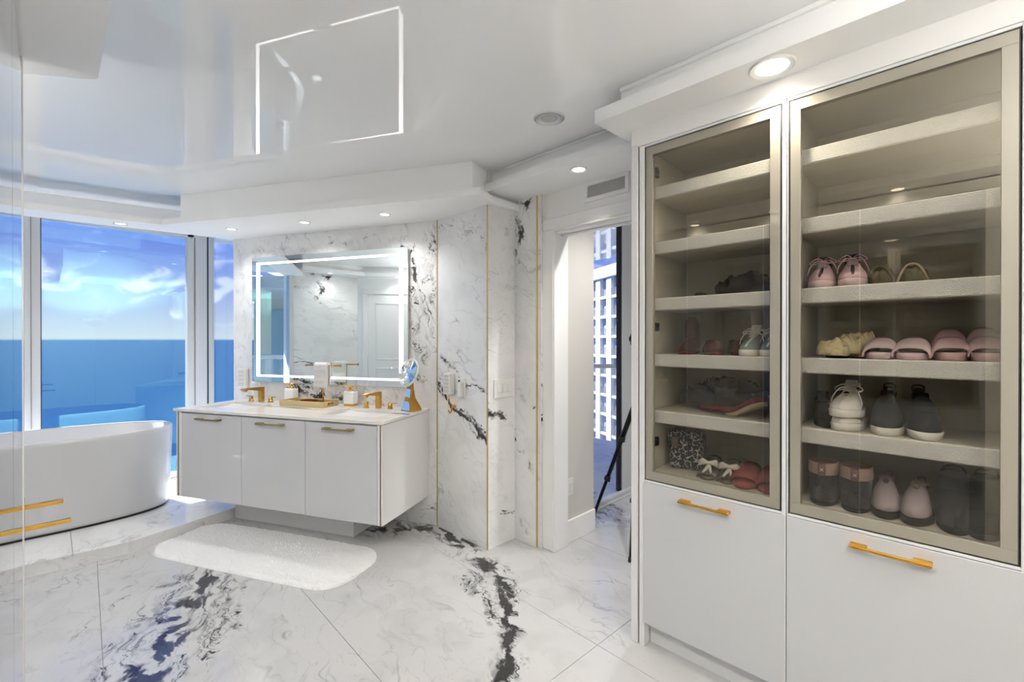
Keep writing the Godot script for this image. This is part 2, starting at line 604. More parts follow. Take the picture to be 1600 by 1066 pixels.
# ---------------------------------------------------------------- the room
func downlight(label: String, at: Vector3, r: float, energy: float, warm := 0.0, beam := 72.0, group := "recessed ceiling downlights") -> void:
	var t := thing("ceiling_downlight", label, "downlight", at, 0.0, group)
	obj("trim_ring", lathe(S(true), [r * 0.70, -0.001, r * 0.74, -0.004, r * 0.95, -0.006, r, -0.003, r, 0.0, r * 0.7, 0.0], Vector3.ZERO, 32), M.trim, t)
	obj("lamp_lens", lathe(S(true), [0.001, -0.002, r * 0.71, -0.002, r * 0.71, 0.0, 0.001, 0.0], Vector3.ZERO, 32), M.lamp, t)
	var l := SpotLight3D.new()
	l.name = "downlight_beam"
	l.position = at + Vector3(0, -0.03, 0)
	l.rotation_degrees.x = -90
	l.spot_angle = beam
	l.spot_angle_attenuation = 0.9
	l.spot_range = 12
	l.spot_attenuation = 2
	l.light_energy = energy * LAMPS
	l.light_size = 0.03
	l.light_color = Color(1.0, 1.0 - 0.05 * warm, 0.995 - 0.14 * warm)
	l.shadow_enabled = true
	add_child(l, true)


func fill_floor_lamp(label: String, at: Vector3, energy: float) -> void:  # added fill light, shaped as a standing uplighter
	var t := thing("fill_floor_lamp", label, "lamp", at)
	obj("base", lathe(S(true), [0.001, 0.0, 0.14, 0.0, 0.14, 0.015, 0.02, 0.03, 0.001, 0.03]), M.trim, t)
	obj("pole", tube(S(true), [Vector3(0, 0.02, 0), Vector3(0, 1.66, 0)], 0.012, 12), M.trim, t)
	obj("bowl", lathe(S(true), [0.001, 1.64, 0.05, 1.65, 0.15, 1.74, 0.17, 1.80, 0.165, 1.80, 0.145, 1.745, 0.05, 1.66, 0.001, 1.655], Vector3.ZERO, 32), M.fill_bowl, t)
	obj("fill_lamp_disc", lathe(S(true), [0.001, 1.742, 0.12, 1.742, 0.12, 1.748, 0.001, 1.748], Vector3.ZERO, 32), M.lamp, t)
	var l := SpotLight3D.new()
	l.name = "fill_lamp_beam"
	l.position = at + Vector3(0, 1.80, 0)
	l.rotation_degrees.x = 90
	l.spot_angle = 80
	l.spot_angle_attenuation = 0.8
	l.spot_range = 14
	l.spot_attenuation = 2
	l.light_energy = energy
	l.light_size = 0.1
	l.light_color = Color(1.0, 0.99, 0.97)
	l.shadow_enabled = true
	add_child(l, true)


func tiles(floor_: Node3D, x0: float, x1: float, z0: float, z1: float) -> void:
	var px := [x0]
	var k := -1.25 + 3.2 * floorf((x0 + 1.25) / 3.2)
	while k < x1:
		if k > x0 + 0.05:
			px.append(k)
		k += 3.2
	px.append(x1)
	var pz := [z0]
	k = -0.055 + 0.828 * floorf((z0 + 0.055) / 0.828)
	while k < z1:
		if k > z0 + 0.05:
			pz.append(k)
		k += 0.828
	pz.append(z1)
	for i in px.size() - 1:
		for j in pz.size() - 1:
			obj("marble_tile", box(Vector3(px[i] + 0.0012, -0.012, pz[j] + 0.0012), Vector3(px[i + 1] - 0.0012, 0, pz[j + 1] - 0.0012), 0.0008), M.floor, floor_)


func shell() -> void:
	# floor: slabs over grout, laid two degrees off the wardrobe line
	var f := frame("floor", Vector3.ZERO)
	obj("grout_bed", prism(S(), P2([-5.6, -1.6, -2.6, -2.9, -2.6, -5.4, 1.6, -5.4, 1.6, 3.3, -5.6, 3.3]), -0.06, -0.004), M.grout, f)
	var g := Node3D.new()
	g.name = "tile_field"
	f.add_child(g)
	g.rotation_degrees.y = -2.3
	tiles(g, -5.2, 1.5, -5.3, 3.2)
	# ceiling: one stretched gloss sheet
	struct("ceiling", box(Vector3(-5.7, 2.52, -5.4), Vector3(1.6, 2.6, 3.3), 0.0), M.ceiling)
	# vanity wall
	var vwall := frame("wall_vanity", VAN, VAN_TURN)
	obj("backing", box(Vector3(-2.055, 0, -0.16), Vector3(0.02, 2.52, -0.013), 0.0), M.white, vwall)
	obj("marble_slab", box(Vector3(-2.055, 0, -0.013), Vector3(0.0, 2.52, 0.0), 0.0005), M.vanity_wall, vwall)
	# three narrow marble panels between the vanity and the doorway
	var pa := frame("wall_angled", Vector3.ZERO)
	obj("backing", prism(S(), P2([-2.80, -2.054, -2.25, -2.054, -2.25, -2.313, -2.0, -2.313, -2.0, -2.46, -2.80, -2.46]), 0.0, 2.52), M.white, pa)
	obj("marble_slab", box(Vector3(-2.785, 0, -2.054), Vector3(-2.240, 2.52, -2.041), 0.0005), M.panel, pa)
	obj("marble_slab", box(Vector3(-2.246, 0, -2.300), Vector3(-2.232, 2.52, -2.043), 0.0005), M.panel_side, pa)
	obj("marble_slab", box(Vector3(-2.232, 0, -2.313), Vector3(-2.031, 2.52, -2.300), 0.0005), M.panel, pa)
	obj("marble_slab", box(Vector3(-2.025, 0, -2.330), Vector3(-1.995, 2.52, -2.308), 0.0005), M.panel, pa)
	struct("trim_1", box(Vector3(-2.792, 0, -2.0405), Vector3(-2.784, 2.297, -2.036), 0.001), M.brass_edge)
	struct("trim_2", box(Vector3(-2.240, 0, -2.044), Vector3(-2.2305, 2.37, -2.038), 0.001), M.brass_edge)
	struct("trim_3", box(Vector3(-2.032, 0, -2.314), Vector3(-2.024, 2.37, -2.297), 0.001), M.brass_edge)
	# door wall with its cased opening
	var dw := frame("wall_door", Vector3.ZERO)
	obj("wall_panel", box(Vector3(-2.0, 0, -2.46), Vector3(-1.905, 2.52, -2.345), 0.0), M.trim, dw)
	obj("wall_panel", box(Vector3(-1.905, 2.125, -2.46), Vector3(-1.12, 2.52, -2.345), 0.0), M.trim, dw)
	obj("wall_panel", box(Vector3(-1.12, 0, -2.46), Vector3(1.6, 2.52, -2.345), 0.0), M.white, dw)
	var dr := frame("door_1", Vector3.ZERO)
	obj("casing", box(Vector3(-1.998, 0, -2.36), Vector3(-1.904, 2.125, -2.325), 0.004), M.trim, dr)
	obj("casing", box(Vector3(-1.998, 2.125, -2.36), Vector3(-1.04, 2.202, -2.325), 0.004), M.trim, dr)
	obj("casing", box(Vector3(-1.120, 0, -2.36), Vector3(-1.04, 2.125, -2.325), 0.004), M.trim, dr)
	obj("casing_bead", box(Vector3(-1.916, 0, -2.35), Vector3(-1.904, 2.113, -2.319), 0.003), M.trim, dr)
	obj("casing_bead", box(Vector3(-1.904, 2.113, -2.35), Vector3(-1.12, 2.125, -2.319), 0.003), M.trim, dr)
	obj("jamb", box(Vector3(-1.9045, 0, -2.47), Vector3(-1.892, 2.113, -2.322), 0.002), M.trim, dr)
	obj("jamb", box(Vector3(-1.892, 2.099, -2.47), Vector3(-1.12, 2.113, -2.345), 0.002), M.trim, dr)
	obj("track_channel", box(Vector3(-1.892, 2.090, -2.42), Vector3(-1.12, 2.0995, -2.385), 0.001), M.alu, dr)
	# air vent above the doorway
	var v := thing("air_vent", "white slatted air conditioning vent above the doorway", "vent", Vector3(-1.512, 2.313, -2.345))
	var fr := S()
	bx(fr, Vector3(-0.155, 0.037, 0), Vector3(0.155, 0.062, 0.009), 0.002)
	bx(fr, Vector3(-0.155, -0.062, 0), Vector3(0.155, -0.035, 0.009), 0.002)
	bx(fr, Vector3(-0.155, -0.035, 0), Vector3(-0.132, 0.037, 0.009), 0.002)
	bx(fr, Vector3(0.131, -0.035, 0), Vector3(0.155, 0.037, 0.009), 0.002)
	obj("vent_frame", fr, M.trim, v)
	obj("vent_shade_backing", box(Vector3(-0.132, -0.035, 0), Vector3(0.131, 0.037, 0.0015), 0.0), M.hole, v)  # dark sheet stands for the shaded duct behind the slats
	for k in 11:
		obj("slat", bx(S(), Vector3(-0.132, -0.0024, -0.0006), Vector3(0.131, 0.0024, 0.0006), 0.0003, Transform3D(Basis(Vector3.RIGHT, -0.6), Vector3(0, -0.0315 + 0.0064 * k, 0.0048))), M.trim, v)
	# dropped ceilings: a ledge, and above it a body set back for the cove
	var lip := S()
	prism(lip, P2([-4.44, -0.62, -2.105, -1.865, -2.19, -2.05, -2.19, -2.30, -2.80, -2.30, -4.72, -1.36, -4.635, -1.159, -4.83, 0.117, -4.99, 1.28, -4.73, 1.28, -4.557, 0.125]), 2.297, 2.342)
	struct("ceiling_ledge", lip, M.white)
	var body := S()
	prism(body, P2([-4.298, -0.716, -2.18, -1.864, -2.262, -2.099, -2.262, -2.40, -2.80, -2.40, -4.62, -1.36]), 2.342, 2.52)
	struct("ceiling_bulkhead", body, M.white)
	struct("ceiling_beam", prism(S(), P2([-5.03, 0.16, -4.80, -0.95, -4.72, -1.45, -5.6, -1.45, -5.6, 1.9, -5.1, 1.9]), 2.425, 2.52), M.white)
	struct("ceiling_ledge", box(Vector3(-2.25, 2.372, -2.44), Vector3(-1.1, 2.424, -2.015), 0.0), M.white)
	struct("ceiling_bulkhead", box(Vector3(-2.262, 2.424, -2.44), Vector3(-1.1, 2.52, -2.085), 0.0), M.white)
	struct("trim_4", box(Vector3(-2.25, 2.506, -2.087), Vector3(-0.95, 2.5195, -2.073), 0.003), M.white)
	struct("ceiling_ledge", prism(S(), P2([-1.166, -1.715, 1.5, -1.715, 1.5, -2.44, -1.135, -2.44]), 2.368, 2.427), M.white)
	struct("ceiling_bulkhead", prism(S(), P2([-1.08, -1.795, 1.5, -1.795, 1.5, -2.44, -1.08, -2.44]), 2.427, 2.52), M.white)
	struct("trim_5", box(Vector3(-1.08, 2.502, -1.797), Vector3(1.5, 2.5195, -1.78), 0.003), M.white)
	struct("trim_6", bx(S(), Vector3(-0.14, 2.506, 0), Vector3(0.14, 2.5195, 0.012), 0.003, Transform3D(Basis(Vector3.UP, deg_to_rad(-71.0)), Vector3(-2.222, 0, -1.985))), M.white)
	struct("ceiling_bulkhead", prism(S(), P2([-2.30, -0.130, 0.75, -0.12, 0.75, 0.75, -2.36, 0.75, -2.44, 0.066]), 2.372, 2.52), M.white)
	# the far side of the room, seen only in mirrors: a marble wall, a white door, plain walls
	var a := Vector3(-4.88, 0, 1.28)
	var b := Vector3(-4.13, 0, 1.99)
	var turn := rad_to_deg(atan2(-(b.z - a.z), b.x - a.x))
	var mw := frame("wall_marble", a, turn)
	obj("backing", box(Vector3(-0.05, 0, 0.013), Vector3(1.033, 2.52, 0.15), 0.0), M.white, mw)
	obj("marble_slab", box(Vector3(0, 0, 0), Vector3(1.033, 2.52, 0.013), 0.0005), M.far_marble, mw)
	struct("wall_hall", box(Vector3(-4.2, 0, 1.99), Vector3(-2.2, 2.52, 2.1), 0.0), M.white)
	struct("wall_back", box(Vector3(-2.36, 0, 0.70), Vector3(1.6, 2.52, 0.80), 0.0), M.white)
	struct("wall_return", box(Vector3(-2.36, 0, 0.80), Vector3(-2.26, 2.52, 2.05), 0.0), M.white)
	struct("wall_right", box(Vector3(1.5, 0, -5.4), Vector3(1.6, 2.52, 3.3), 0.0), M.white)
	struct("ceiling_ledge", prism(S(), P2([-4.70, 1.14, -3.98, 1.72, -2.36, 1.70, -2.36, 1.99, -4.13, 1.99, -4.88, 1.28]), 2.372, 2.43), M.white)
	struct("ceiling_bulkhead", prism(S(), P2([-4.72, 1.20, -4.02, 1.80, -2.36, 1.78, -2.36, 1.99, -4.13, 1.99, -4.86, 1.28]), 2.43, 2.52), M.white)
	var d2 := frame("door_2", Vector3(-3.55, 0, 1.99), 180)
	obj("casing", box(Vector3(-0.50, 0, 0), Vector3(-0.42, 2.12, 0.03), 0.004), M.trim, d2)
	obj("casing", box(Vector3(0.42, 0, 0), Vector3(0.50, 2.12, 0.03), 0.004), M.trim, d2)
	obj("casing", box(Vector3(-0.50, 2.12, 0), Vector3(0.50, 2.20, 0.03), 0.004), M.trim, d2)
	obj("door_leaf", box(Vector3(-0.42, 0.01, 0), Vector3(0.42, 2.12, 0.012), 0.002), M.trim, d2)
	for r in [[-0.30, 0.18, 0.30, 0.95], [-0.30, 1.08, 0.30, 1.98]]:
		var pf := S()
		for q in [[r[0], r[1], r[2], r[1] + 0.018], [r[0], r[3] - 0.018, r[2], r[3]], [r[0], r[1], r[0] + 0.018, r[3]], [r[2] - 0.018, r[1], r[2], r[3]]]:
			bx(pf, Vector3(q[0], q[1], 0.011), Vector3(q[2], q[3], 0.02), 0.003)
		obj("panel_moulding", pf, M.trim, d2)
	# the mirrored closet that the camera stands beside
	var cl := thing("closet", "mirror-fronted closet at the picture's edge with a thin white side panel", "closet", Vector3(-2.305, 0, 0.064))
	obj("closet_body", box(Vector3(0, 0.0, 0.004), Vector3(3.0, 2.36, 0.6), 0.0), M.satin_white, cl)
	obj("side_panel", box(Vector3(-0.012, 0.0, -0.003), Vector3(0.018, 2.37, 0.62), 0.002), M.satin_white, cl)
	for k in 4:
		obj("mirror_door", box(Vector3(0.024 + 0.6 * k, 0.03, -0.001), Vector3(0.616 + 0.6 * k, 2.293, 0.003), 0.0005), M.grey_mirror, cl)
	# lights
	downlight("slim downlight in the ledge above the bathtub window", Vector3(-4.617, 2.297, -0.39), 0.045, 0.9)
	downlight("slim downlight above the left sink, nearest the side window", Vector3(-4.204, 2.297, -1.038), 0.045, 2.3)
	downlight("slim downlight above the middle of the vanity mirror", Vector3(-3.566, 2.297, -1.369), 0.045, 2.3)
	downlight("slim downlight above the right end of the vanity mirror", Vector3(-2.93, 2.297, -1.683), 0.045, 2.3)
	downlight("glowing downlight in the dropped ceiling beside the air vent", Vector3(-1.55, 2.372, -2.119), 0.05, 4.0, 0.5, 46.0)
	downlight("large bright downlight above the glazed shoe cabinets", Vector3(-0.475, 2.368, -1.80), 0.075, 2.6, 0.7)
	downlight("downlight over the marble wall seen in the vanity mirror", Vector3(-4.42, 2.372, 1.49), 0.045, 1.1)
	downlight("downlight over the white panel door seen in the vanity mirror", Vector3(-3.50, 2.372, 1.80), 0.045, 1.1)
	var where := [-1.6, -1.0, -0.285, 0.5]  # unseen downlights, placed to light the aisle and the cabinet fronts
	for k in 4:
		downlight(["unseen downlight over the mirrored closet nearest the hall, lighting the aisle", "second unseen downlight over the mirrored closet counted from the hall", "third unseen downlight over the mirrored closet, behind the camera", "last unseen downlight over the mirrored closet, by the aisle's end"][k], Vector3(where[k], 2.372, 0.02), 0.05, 4.6, 0.3)
	downlight("unseen downlight over the far end of the shoe wardrobe, lighting that end of the aisle", Vector3(0.7, 2.368, -1.815), 0.075, 2.5, 0.7)  # out of view, placed to light the far end of the aisle
	# two added uplighter lamps outside the view: fill light bounced off the ceiling
	fill_floor_lamp("added fill uplighter lamp at the far right end of the aisle, outside the view", Vector3(1.0, 0, -0.62), 8.5)
	fill_floor_lamp("added fill uplighter lamp in the hall behind the closet, outside the view", Vector3(-2.62, 0, 1.30), 2.2)
	# ceiling speaker
	var sp := thing("ceiling_speaker", "round white speaker grille set in the glossy ceiling", "speaker", Vector3(-1.479, 2.52, -1.773))
	obj("speaker_ring", lathe(S(true), [0.042, -0.002, 0.045, -0.006, 0.070, -0.007, 0.078, -0.003, 0.078, 0.0, 0.042, 0.0], Vector3.ZERO, 40), M.satin_white, sp)
	obj("speaker_grille", lathe(S(true), [0.0005, -0.006, 0.030, -0.006, 0.042, -0.003, 0.042, 0.0, 0.0005, 0.0], Vector3.ZERO, 40), mat(Color(0.72, 0.72, 0.71), 0.6), sp)
	for sx in [-1, 1]:
		obj("screw", lathe(S(), [0.0005, -0.0085, 0.003, -0.0085, 0.003, -0.005, 0.0005, -0.005], Vector3(0.058 * sx * 0.7, 0, -0.058 * sx * 0.7), 8), M.alu, sp)


func pane_frame(parent: Node3D, x0: float, x1: float, y0: float, y1: float, w: float, depth := 0.07) -> void:
	# local x along the pane, z across it: four bars and a sheet of glass
	obj("frame_bar", box(Vector3(x0, y0, -depth / 2), Vector3(x1, y0 + w, depth / 2), 0.003), M.alu, parent)
	obj("frame_bar", box(Vector3(x0, y1 - w, -depth / 2), Vector3(x1, y1, depth / 2), 0.003), M.alu, parent)
	obj("frame_bar", box(Vector3(x0, y0 + w, -depth / 2), Vector3(x0 + w, y1 - w, depth / 2), 0.003), M.alu, parent)
	obj("frame_bar", box(Vector3(x1 - w, y0 + w, -depth / 2), Vector3(x1, y1 - w, depth / 2), 0.003), M.alu, parent)
	obj("glass_pane", box(Vector3(x0 + w - 0.004, y0 + w - 0.004, -0.0015), Vector3(x1 - w + 0.004, y1 - w + 0.004, 0.0015), 0.0), M.window_glass, parent)


func bay() -> void:
	# raised marble floor of the bay
	var f := frame("floor_platform", Vector3.ZERO)
	var poly := P2([-3.93, 1.95, -3.905, 0.2, -3.862, -0.361, -4.06, -1.03, -4.19, -1.39, -4.75, -1.14, -5.5, -1.25, -5.5, 0.85, -4.88, 1.28, -4.14, 1.99])
	obj("platform_body", prism(S(), P2([-3.935, 1.95, -3.910, 0.2, -3.867, -0.36, -4.066, -1.03, -4.20, -1.39, -4.75, -1.14, -5.5, -1.25, -5.5, 0.85, -4.88, 1.28, -4.14, 1.99]), 0.0, 0.066), M.step, f)
	# the top: slabs cut along z = -0.1 and x = -4.75
	var cuts := [P2([-6, -2, -3, -2, -3, -0.1015, -6, -0.1015]), P2([-6, -0.0985, -3, -0.0985, -3, 0.73, -6, 0.73]), P2([-6, 0.733, -3, 0.733, -3, 3, -6, 3])]
	for c in cuts:
		for q in Geometry2D.intersect_polygons(poly, c):
			obj("marble_tile", prism(S(), q, 0.066, 0.08), M.step, f)
	# windows
	var w1 := frame("window_1", Vector3(-5.4, 0, 0), 90)          # local x runs towards -z
	obj("mullion", box(Vector3(-0.140, 0.08, -0.05), Vector3(-0.048, 2.43, 0.05), 0.004), M.alu, w1)
	obj("mullion_bead", box(Vector3(-0.104, 0.08, 0.05), Vector3(-0.098, 2.43, 0.054), 0.001), mat(Color(0.6, 0.6, 0.6), 0.5), w1)
	obj("gasket", box(Vector3(-0.048, 0.1, -0.02), Vector3(-0.043, 2.43, 0.045), 0.0), M.gasket, w1)
	obj("sill", box(Vector3(-0.80, 0.06, -0.05), Vector3(1.12, 0.12, 0.06), 0.003), M.alu, w1)
	obj("head", box(Vector3(-0.80, 2.40, -0.05), Vector3(1.12, 2.52, 0.05), 0.003), M.alu, w1)
	obj("glass_pane", box(Vector3(-0.043, 0.12, -0.004), Vector3(0.944, 2.41, 0.004), 0.0), M.window_glass, w1)
	obj("glass_pane", box(Vector3(-0.76, 0.12, -0.004), Vector3(-0.140, 2.41, 0.004), 0.0), M.window_glass, w1)
	obj("corner_post", box(Vector3(0.944, 0.08, -0.06), Vector3(1.0, 2.52, 0.05), 0.003), M.alu, w1)
	obj("corner_post", box(Vector3(1.0, 0.08, -0.06), Vector3(1.010, 2.52, 0.035), 0.002), M.alu, w1)
	obj("corner_post", box(Vector3(1.010, 0.08, -0.06), Vector3(1.105, 2.52, 0.06), 0.004), M.alu, w1)
	obj("gasket", box(Vector3(1.105, 0.1, -0.03), Vector3(1.118, 2.43, 0.052), 0.001), M.gasket, w1)
	var c := Vector3(-5.38, 0, -1.14)                              # the side pane, from the corner post to the vanity wall
	var d := Vector3(-4.64, 0, -1.20)
	var w2 := frame("window_2", c, rad_to_deg(atan2(-(d.z - c.z), d.x - c.x)))
	pane_frame(w2, 0.0, 0.745, 0.08, 2.45, 0.03, 0.05)
	obj("head", box(Vector3(0, 2.44, -0.05), Vector3(0.74, 2.52, 0.05), 0.0), M.alu, w2)
	var a := Vector3(-5.4, 0, 0.76)
	var b := Vector3(-4.88, 0, 1.28)
	var w3 := frame("window_3", a, rad_to_deg(atan2(-(b.z - a.z), b.x - a.x)))
	pane_frame(w3, 0.0, 0.735, 0.08, 2.45, 0.06, 0.09)
	obj("head", box(Vector3(0, 2.44, -0.05), Vector3(0.735, 2.52, 0.05), 0.0), M.alu, w3)
	# bathtub: an oval shell with a thin rim
	var tb := thing("bathtub", "white freestanding oval bathtub on the raised marble floor by the ocean window", "bathtub", Vector3(-4.69, 0.08, 0.155), -3.0)
	var oval := func(hx: float, hz: float, y: float, e := 2.7) -> PackedVector3Array:
		var r := PackedVector3Array()
		for i in 72:
			var t := TAU * i / 72
			r.append(Vector3(signf(cos(t)) * pow(absf(cos(t)), 2.0 / e) * hx, y, signf(sin(t)) * pow(absf(sin(t)), 2.0 / e) * hz))
		return r
	obj("tub_shell", loft(S(true), [oval.call(0.318, 0.835, 0.016, 2.5), oval.call(0.327, 0.843, 0.02, 2.5), oval.call(0.332, 0.85, 0.04, 2.5), oval.call(0.345, 0.868, 0.60, 2.6), oval.call(0.344, 0.867, 0.628, 2.6), oval.call(0.340, 0.863, 0.635, 2.6),
		oval.call(0.322, 0.845, 0.635, 2.6), oval.call(0.317, 0.84, 0.628, 2.6), oval.call(0.295, 0.79, 0.40, 2.5), oval.call(0.25, 0.70, 0.20, 2.3), oval.call(0.18, 0.60, 0.15, 2.2), oval.call(0.02, 0.1, 0.145, 2.0)], false), M.tub, tb)
	obj("tub_shadow_gap", loft(S(true), [oval.call(0.31, 0.825, 0.0), oval.call(0.312, 0.83, 0.018)]), M.dark, tb)  # dark colour stands for the shade in the gap under the tub
	obj("drain", lathe(S(true), [0.001, 0.152, 0.03, 0.152, 0.034, 0.146, 0.001, 0.144]), M.alu, tb)
	obj("overflow_cap", lathe(S(true), [0.001, 0.006, 0.022, 0.006, 0.025, 0.0, 0.001, 0.0], Vector3.ZERO, 20, Transform3D(Basis(Vector3.RIGHT, PI / 2), Vector3(0.0, 0.52, -0.835))), M.alu, tb)


func building(called: String, at: Vector3, turn: float, floors: int, cols: int, bay_w: float, label: String, wall_col: Color) -> void:
	var t := thing(called, label, "building", at, turn)
	var wm := mat(wall_col, 0.85)
	var fh := 3.1
	var wd := cols * bay_w
	obj("tower_body", box(Vector3(-wd / 2, 0, -14), Vector3(wd / 2, floors * fh, -0.4), 0.0), mat(Color(0.40, 0.43, 0.50), 0.3), t)
	obj("parapet", box(Vector3(-wd / 2 - 0.4, floors * fh, -14.3), Vector3(wd / 2 + 0.4, floors * fh + 1.8, 0.35), 0.05), wm, t)
	var slab := box(Vector3(-wd / 2, -0.22, -0.6), Vector3(wd / 2, 0.22, 0.12), 0.02)
	slab.generate_normals()
	var slab_m := slab.commit()
	for k in floors:
		obj("floor_slab", slab_m, wm, t).position.y = k * fh
	var pier := box(Vector3(-0.75, 0, -0.6), Vector3(0.75, floors * fh, 0.2), 0.02)
	pier.generate_normals()
	var pier_m := pier.commit()
	for k in cols + 1:
		obj("pier", pier_m, wm, t).position.x = -wd / 2 + k * bay_w
	var pn := box(Vector3(-bay_w / 2 + 0.7, 0.3, 0), Vector3(bay_w / 2 - 0.7, fh - 0.3, 0.06), 0.0)
	pn.generate_normals()
	var pn_m := pn.commit()
	var rail := S()
	bx(rail, Vector3(-bay_w / 2 + 0.7, 1.25, 0), Vector3(bay_w / 2 - 0.7, 1.33, 0.06), 0.0)
	for k in 9:
		var x := lerpf(-bay_w / 2 + 0.8, bay_w / 2 - 0.8, k / 8.0)
		bx(rail, Vector3(x - 0.03, 0.28, 0), Vector3(x + 0.03, 1.25, 0.05), 0.0)
	rail.generate_normals()
	var rail_m := rail.commit()
	var tones := [mat(Color(0.70, 0.71, 0.74), 0.5), mat(Color(0.75, 0.76, 0.79), 0.5), mat(Color(0.64, 0.65, 0.69), 0.5)]
	var rm := mat(Color(0.50, 0.52, 0.56), 0.5)
	for j in floors:
		for i in cols:
			var o := obj("window", pn_m, tones[(i * 5 + j * 3) % 3], t)
			o.position = Vector3(-wd / 2 + (i + 0.5) * bay_w, j * fh, -0.35)
			obj("balcony_rail", rail_m, rm, t).position = Vector3(-wd / 2 + (i + 0.5) * bay_w, j * fh, 0.12)


func outside() -> void:
	# the ocean, to the horizon
	var sea := PlaneMesh.new()
	sea.size = Vector2(80000, 80000)
	var wm := mat(Color(0.015, 0.17, 0.30), 0.4, 0.0, 0.1)
	var s := obj("sea", sea, wm)
	s.position = Vector3(-10000, -45, 0)
	s.set_meta("kind", "stuff")
	tag(s, "deep blue open ocean reaching the horizon beyond the window", "sea")
	# balcony with a glass rail beyond the sliding door
	var fwd := Vector3(-0.701, 0, -0.713)
	var bl := thing("balcony", "pale balcony slab with a white-capped glass rail outside the sliding door", "balcony", Vector3(-2.97, 0, -4.42), 44.5)
	obj("balcony_slab", box(Vector3(-1.2, -0.25, -0.15), Vector3(1.9, -0.06, 1.6), 0.01), mat(Color(0.75, 0.74, 0.72), 0.6), bl)
	obj("rail_cap", box(Vector3(-1.2, 1.075, -0.03), Vector3(1.9, 1.12, 0.03), 0.008), M.alu, bl)
	obj("rail_glass", box(Vector3(-1.2, 0.02, -0.005), Vector3(1.9, 1.075, 0.005), 0.0), glass(Color(0.75, 0.83, 0.88, 0.22)), bl)
	for x in [-1.1, -0.1, 0.9, 1.85]:
		obj("rail_post", box(Vector3(x - 0.02, -0.06, -0.02), Vector3(x + 0.02, 1.075, 0.02), 0.004), M.alu, bl)
	obj("balcony_ceiling", box(Vector3(-1.2, 2.62, -0.25), Vector3(1.9, 2.8, 1.6), 0.01), mat(Color(0.86, 0.86, 0.86), 0.7), bl)
	var bl2 := thing("balcony", "neighbouring balcony with white rails, seen through the bay in the vanity mirror", "balcony", Vector3(-6.1, 0, 2.35), 2.0)
	obj("balcony_slab", box(Vector3(-1.6, -0.2, -0.1), Vector3(1.05, -0.02, 2.4), 0.01), mat(Color(0.72, 0.72, 0.70), 0.6), bl2)
	obj("slab_edge", box(Vector3(-1.6, 2.22, -0.1), Vector3(1.05, 2.42, 2.4), 0.01), M.alu, bl2)
	obj("rail_cap", box(Vector3(-1.6, 1.09, -0.03), Vector3(1.05, 1.16, 0.03), 0.008), M.alu, bl2)
	obj("rail_glass", box(Vector3(-1.6, 0.0, -0.005), Vector3(1.05, 1.09, 0.005), 0.0), glass(Color(0.6, 0.75, 0.8, 0.2)), bl2)
	obj("back_wall", box(Vector3(-0.55, -0.02, 1.9), Vector3(1.05, 2.22, 2.0), 0.0), mat(Color(0.80, 0.77, 0.72), 0.8), bl2)
	obj("back_door", box(Vector3(-0.2, -0.02, 1.86), Vector3(0.6, 2.0, 1.9), 0.0), mat(Color(0.55, 0.65, 0.72), 0.3), bl2)
	building("apartment_tower", Vector3(-42.0, -44.6, -63), -28, 18, 10, 3.5, "white apartment tower with stacked balconies beyond the glass door", Color(0.95, 0.94, 0.92))


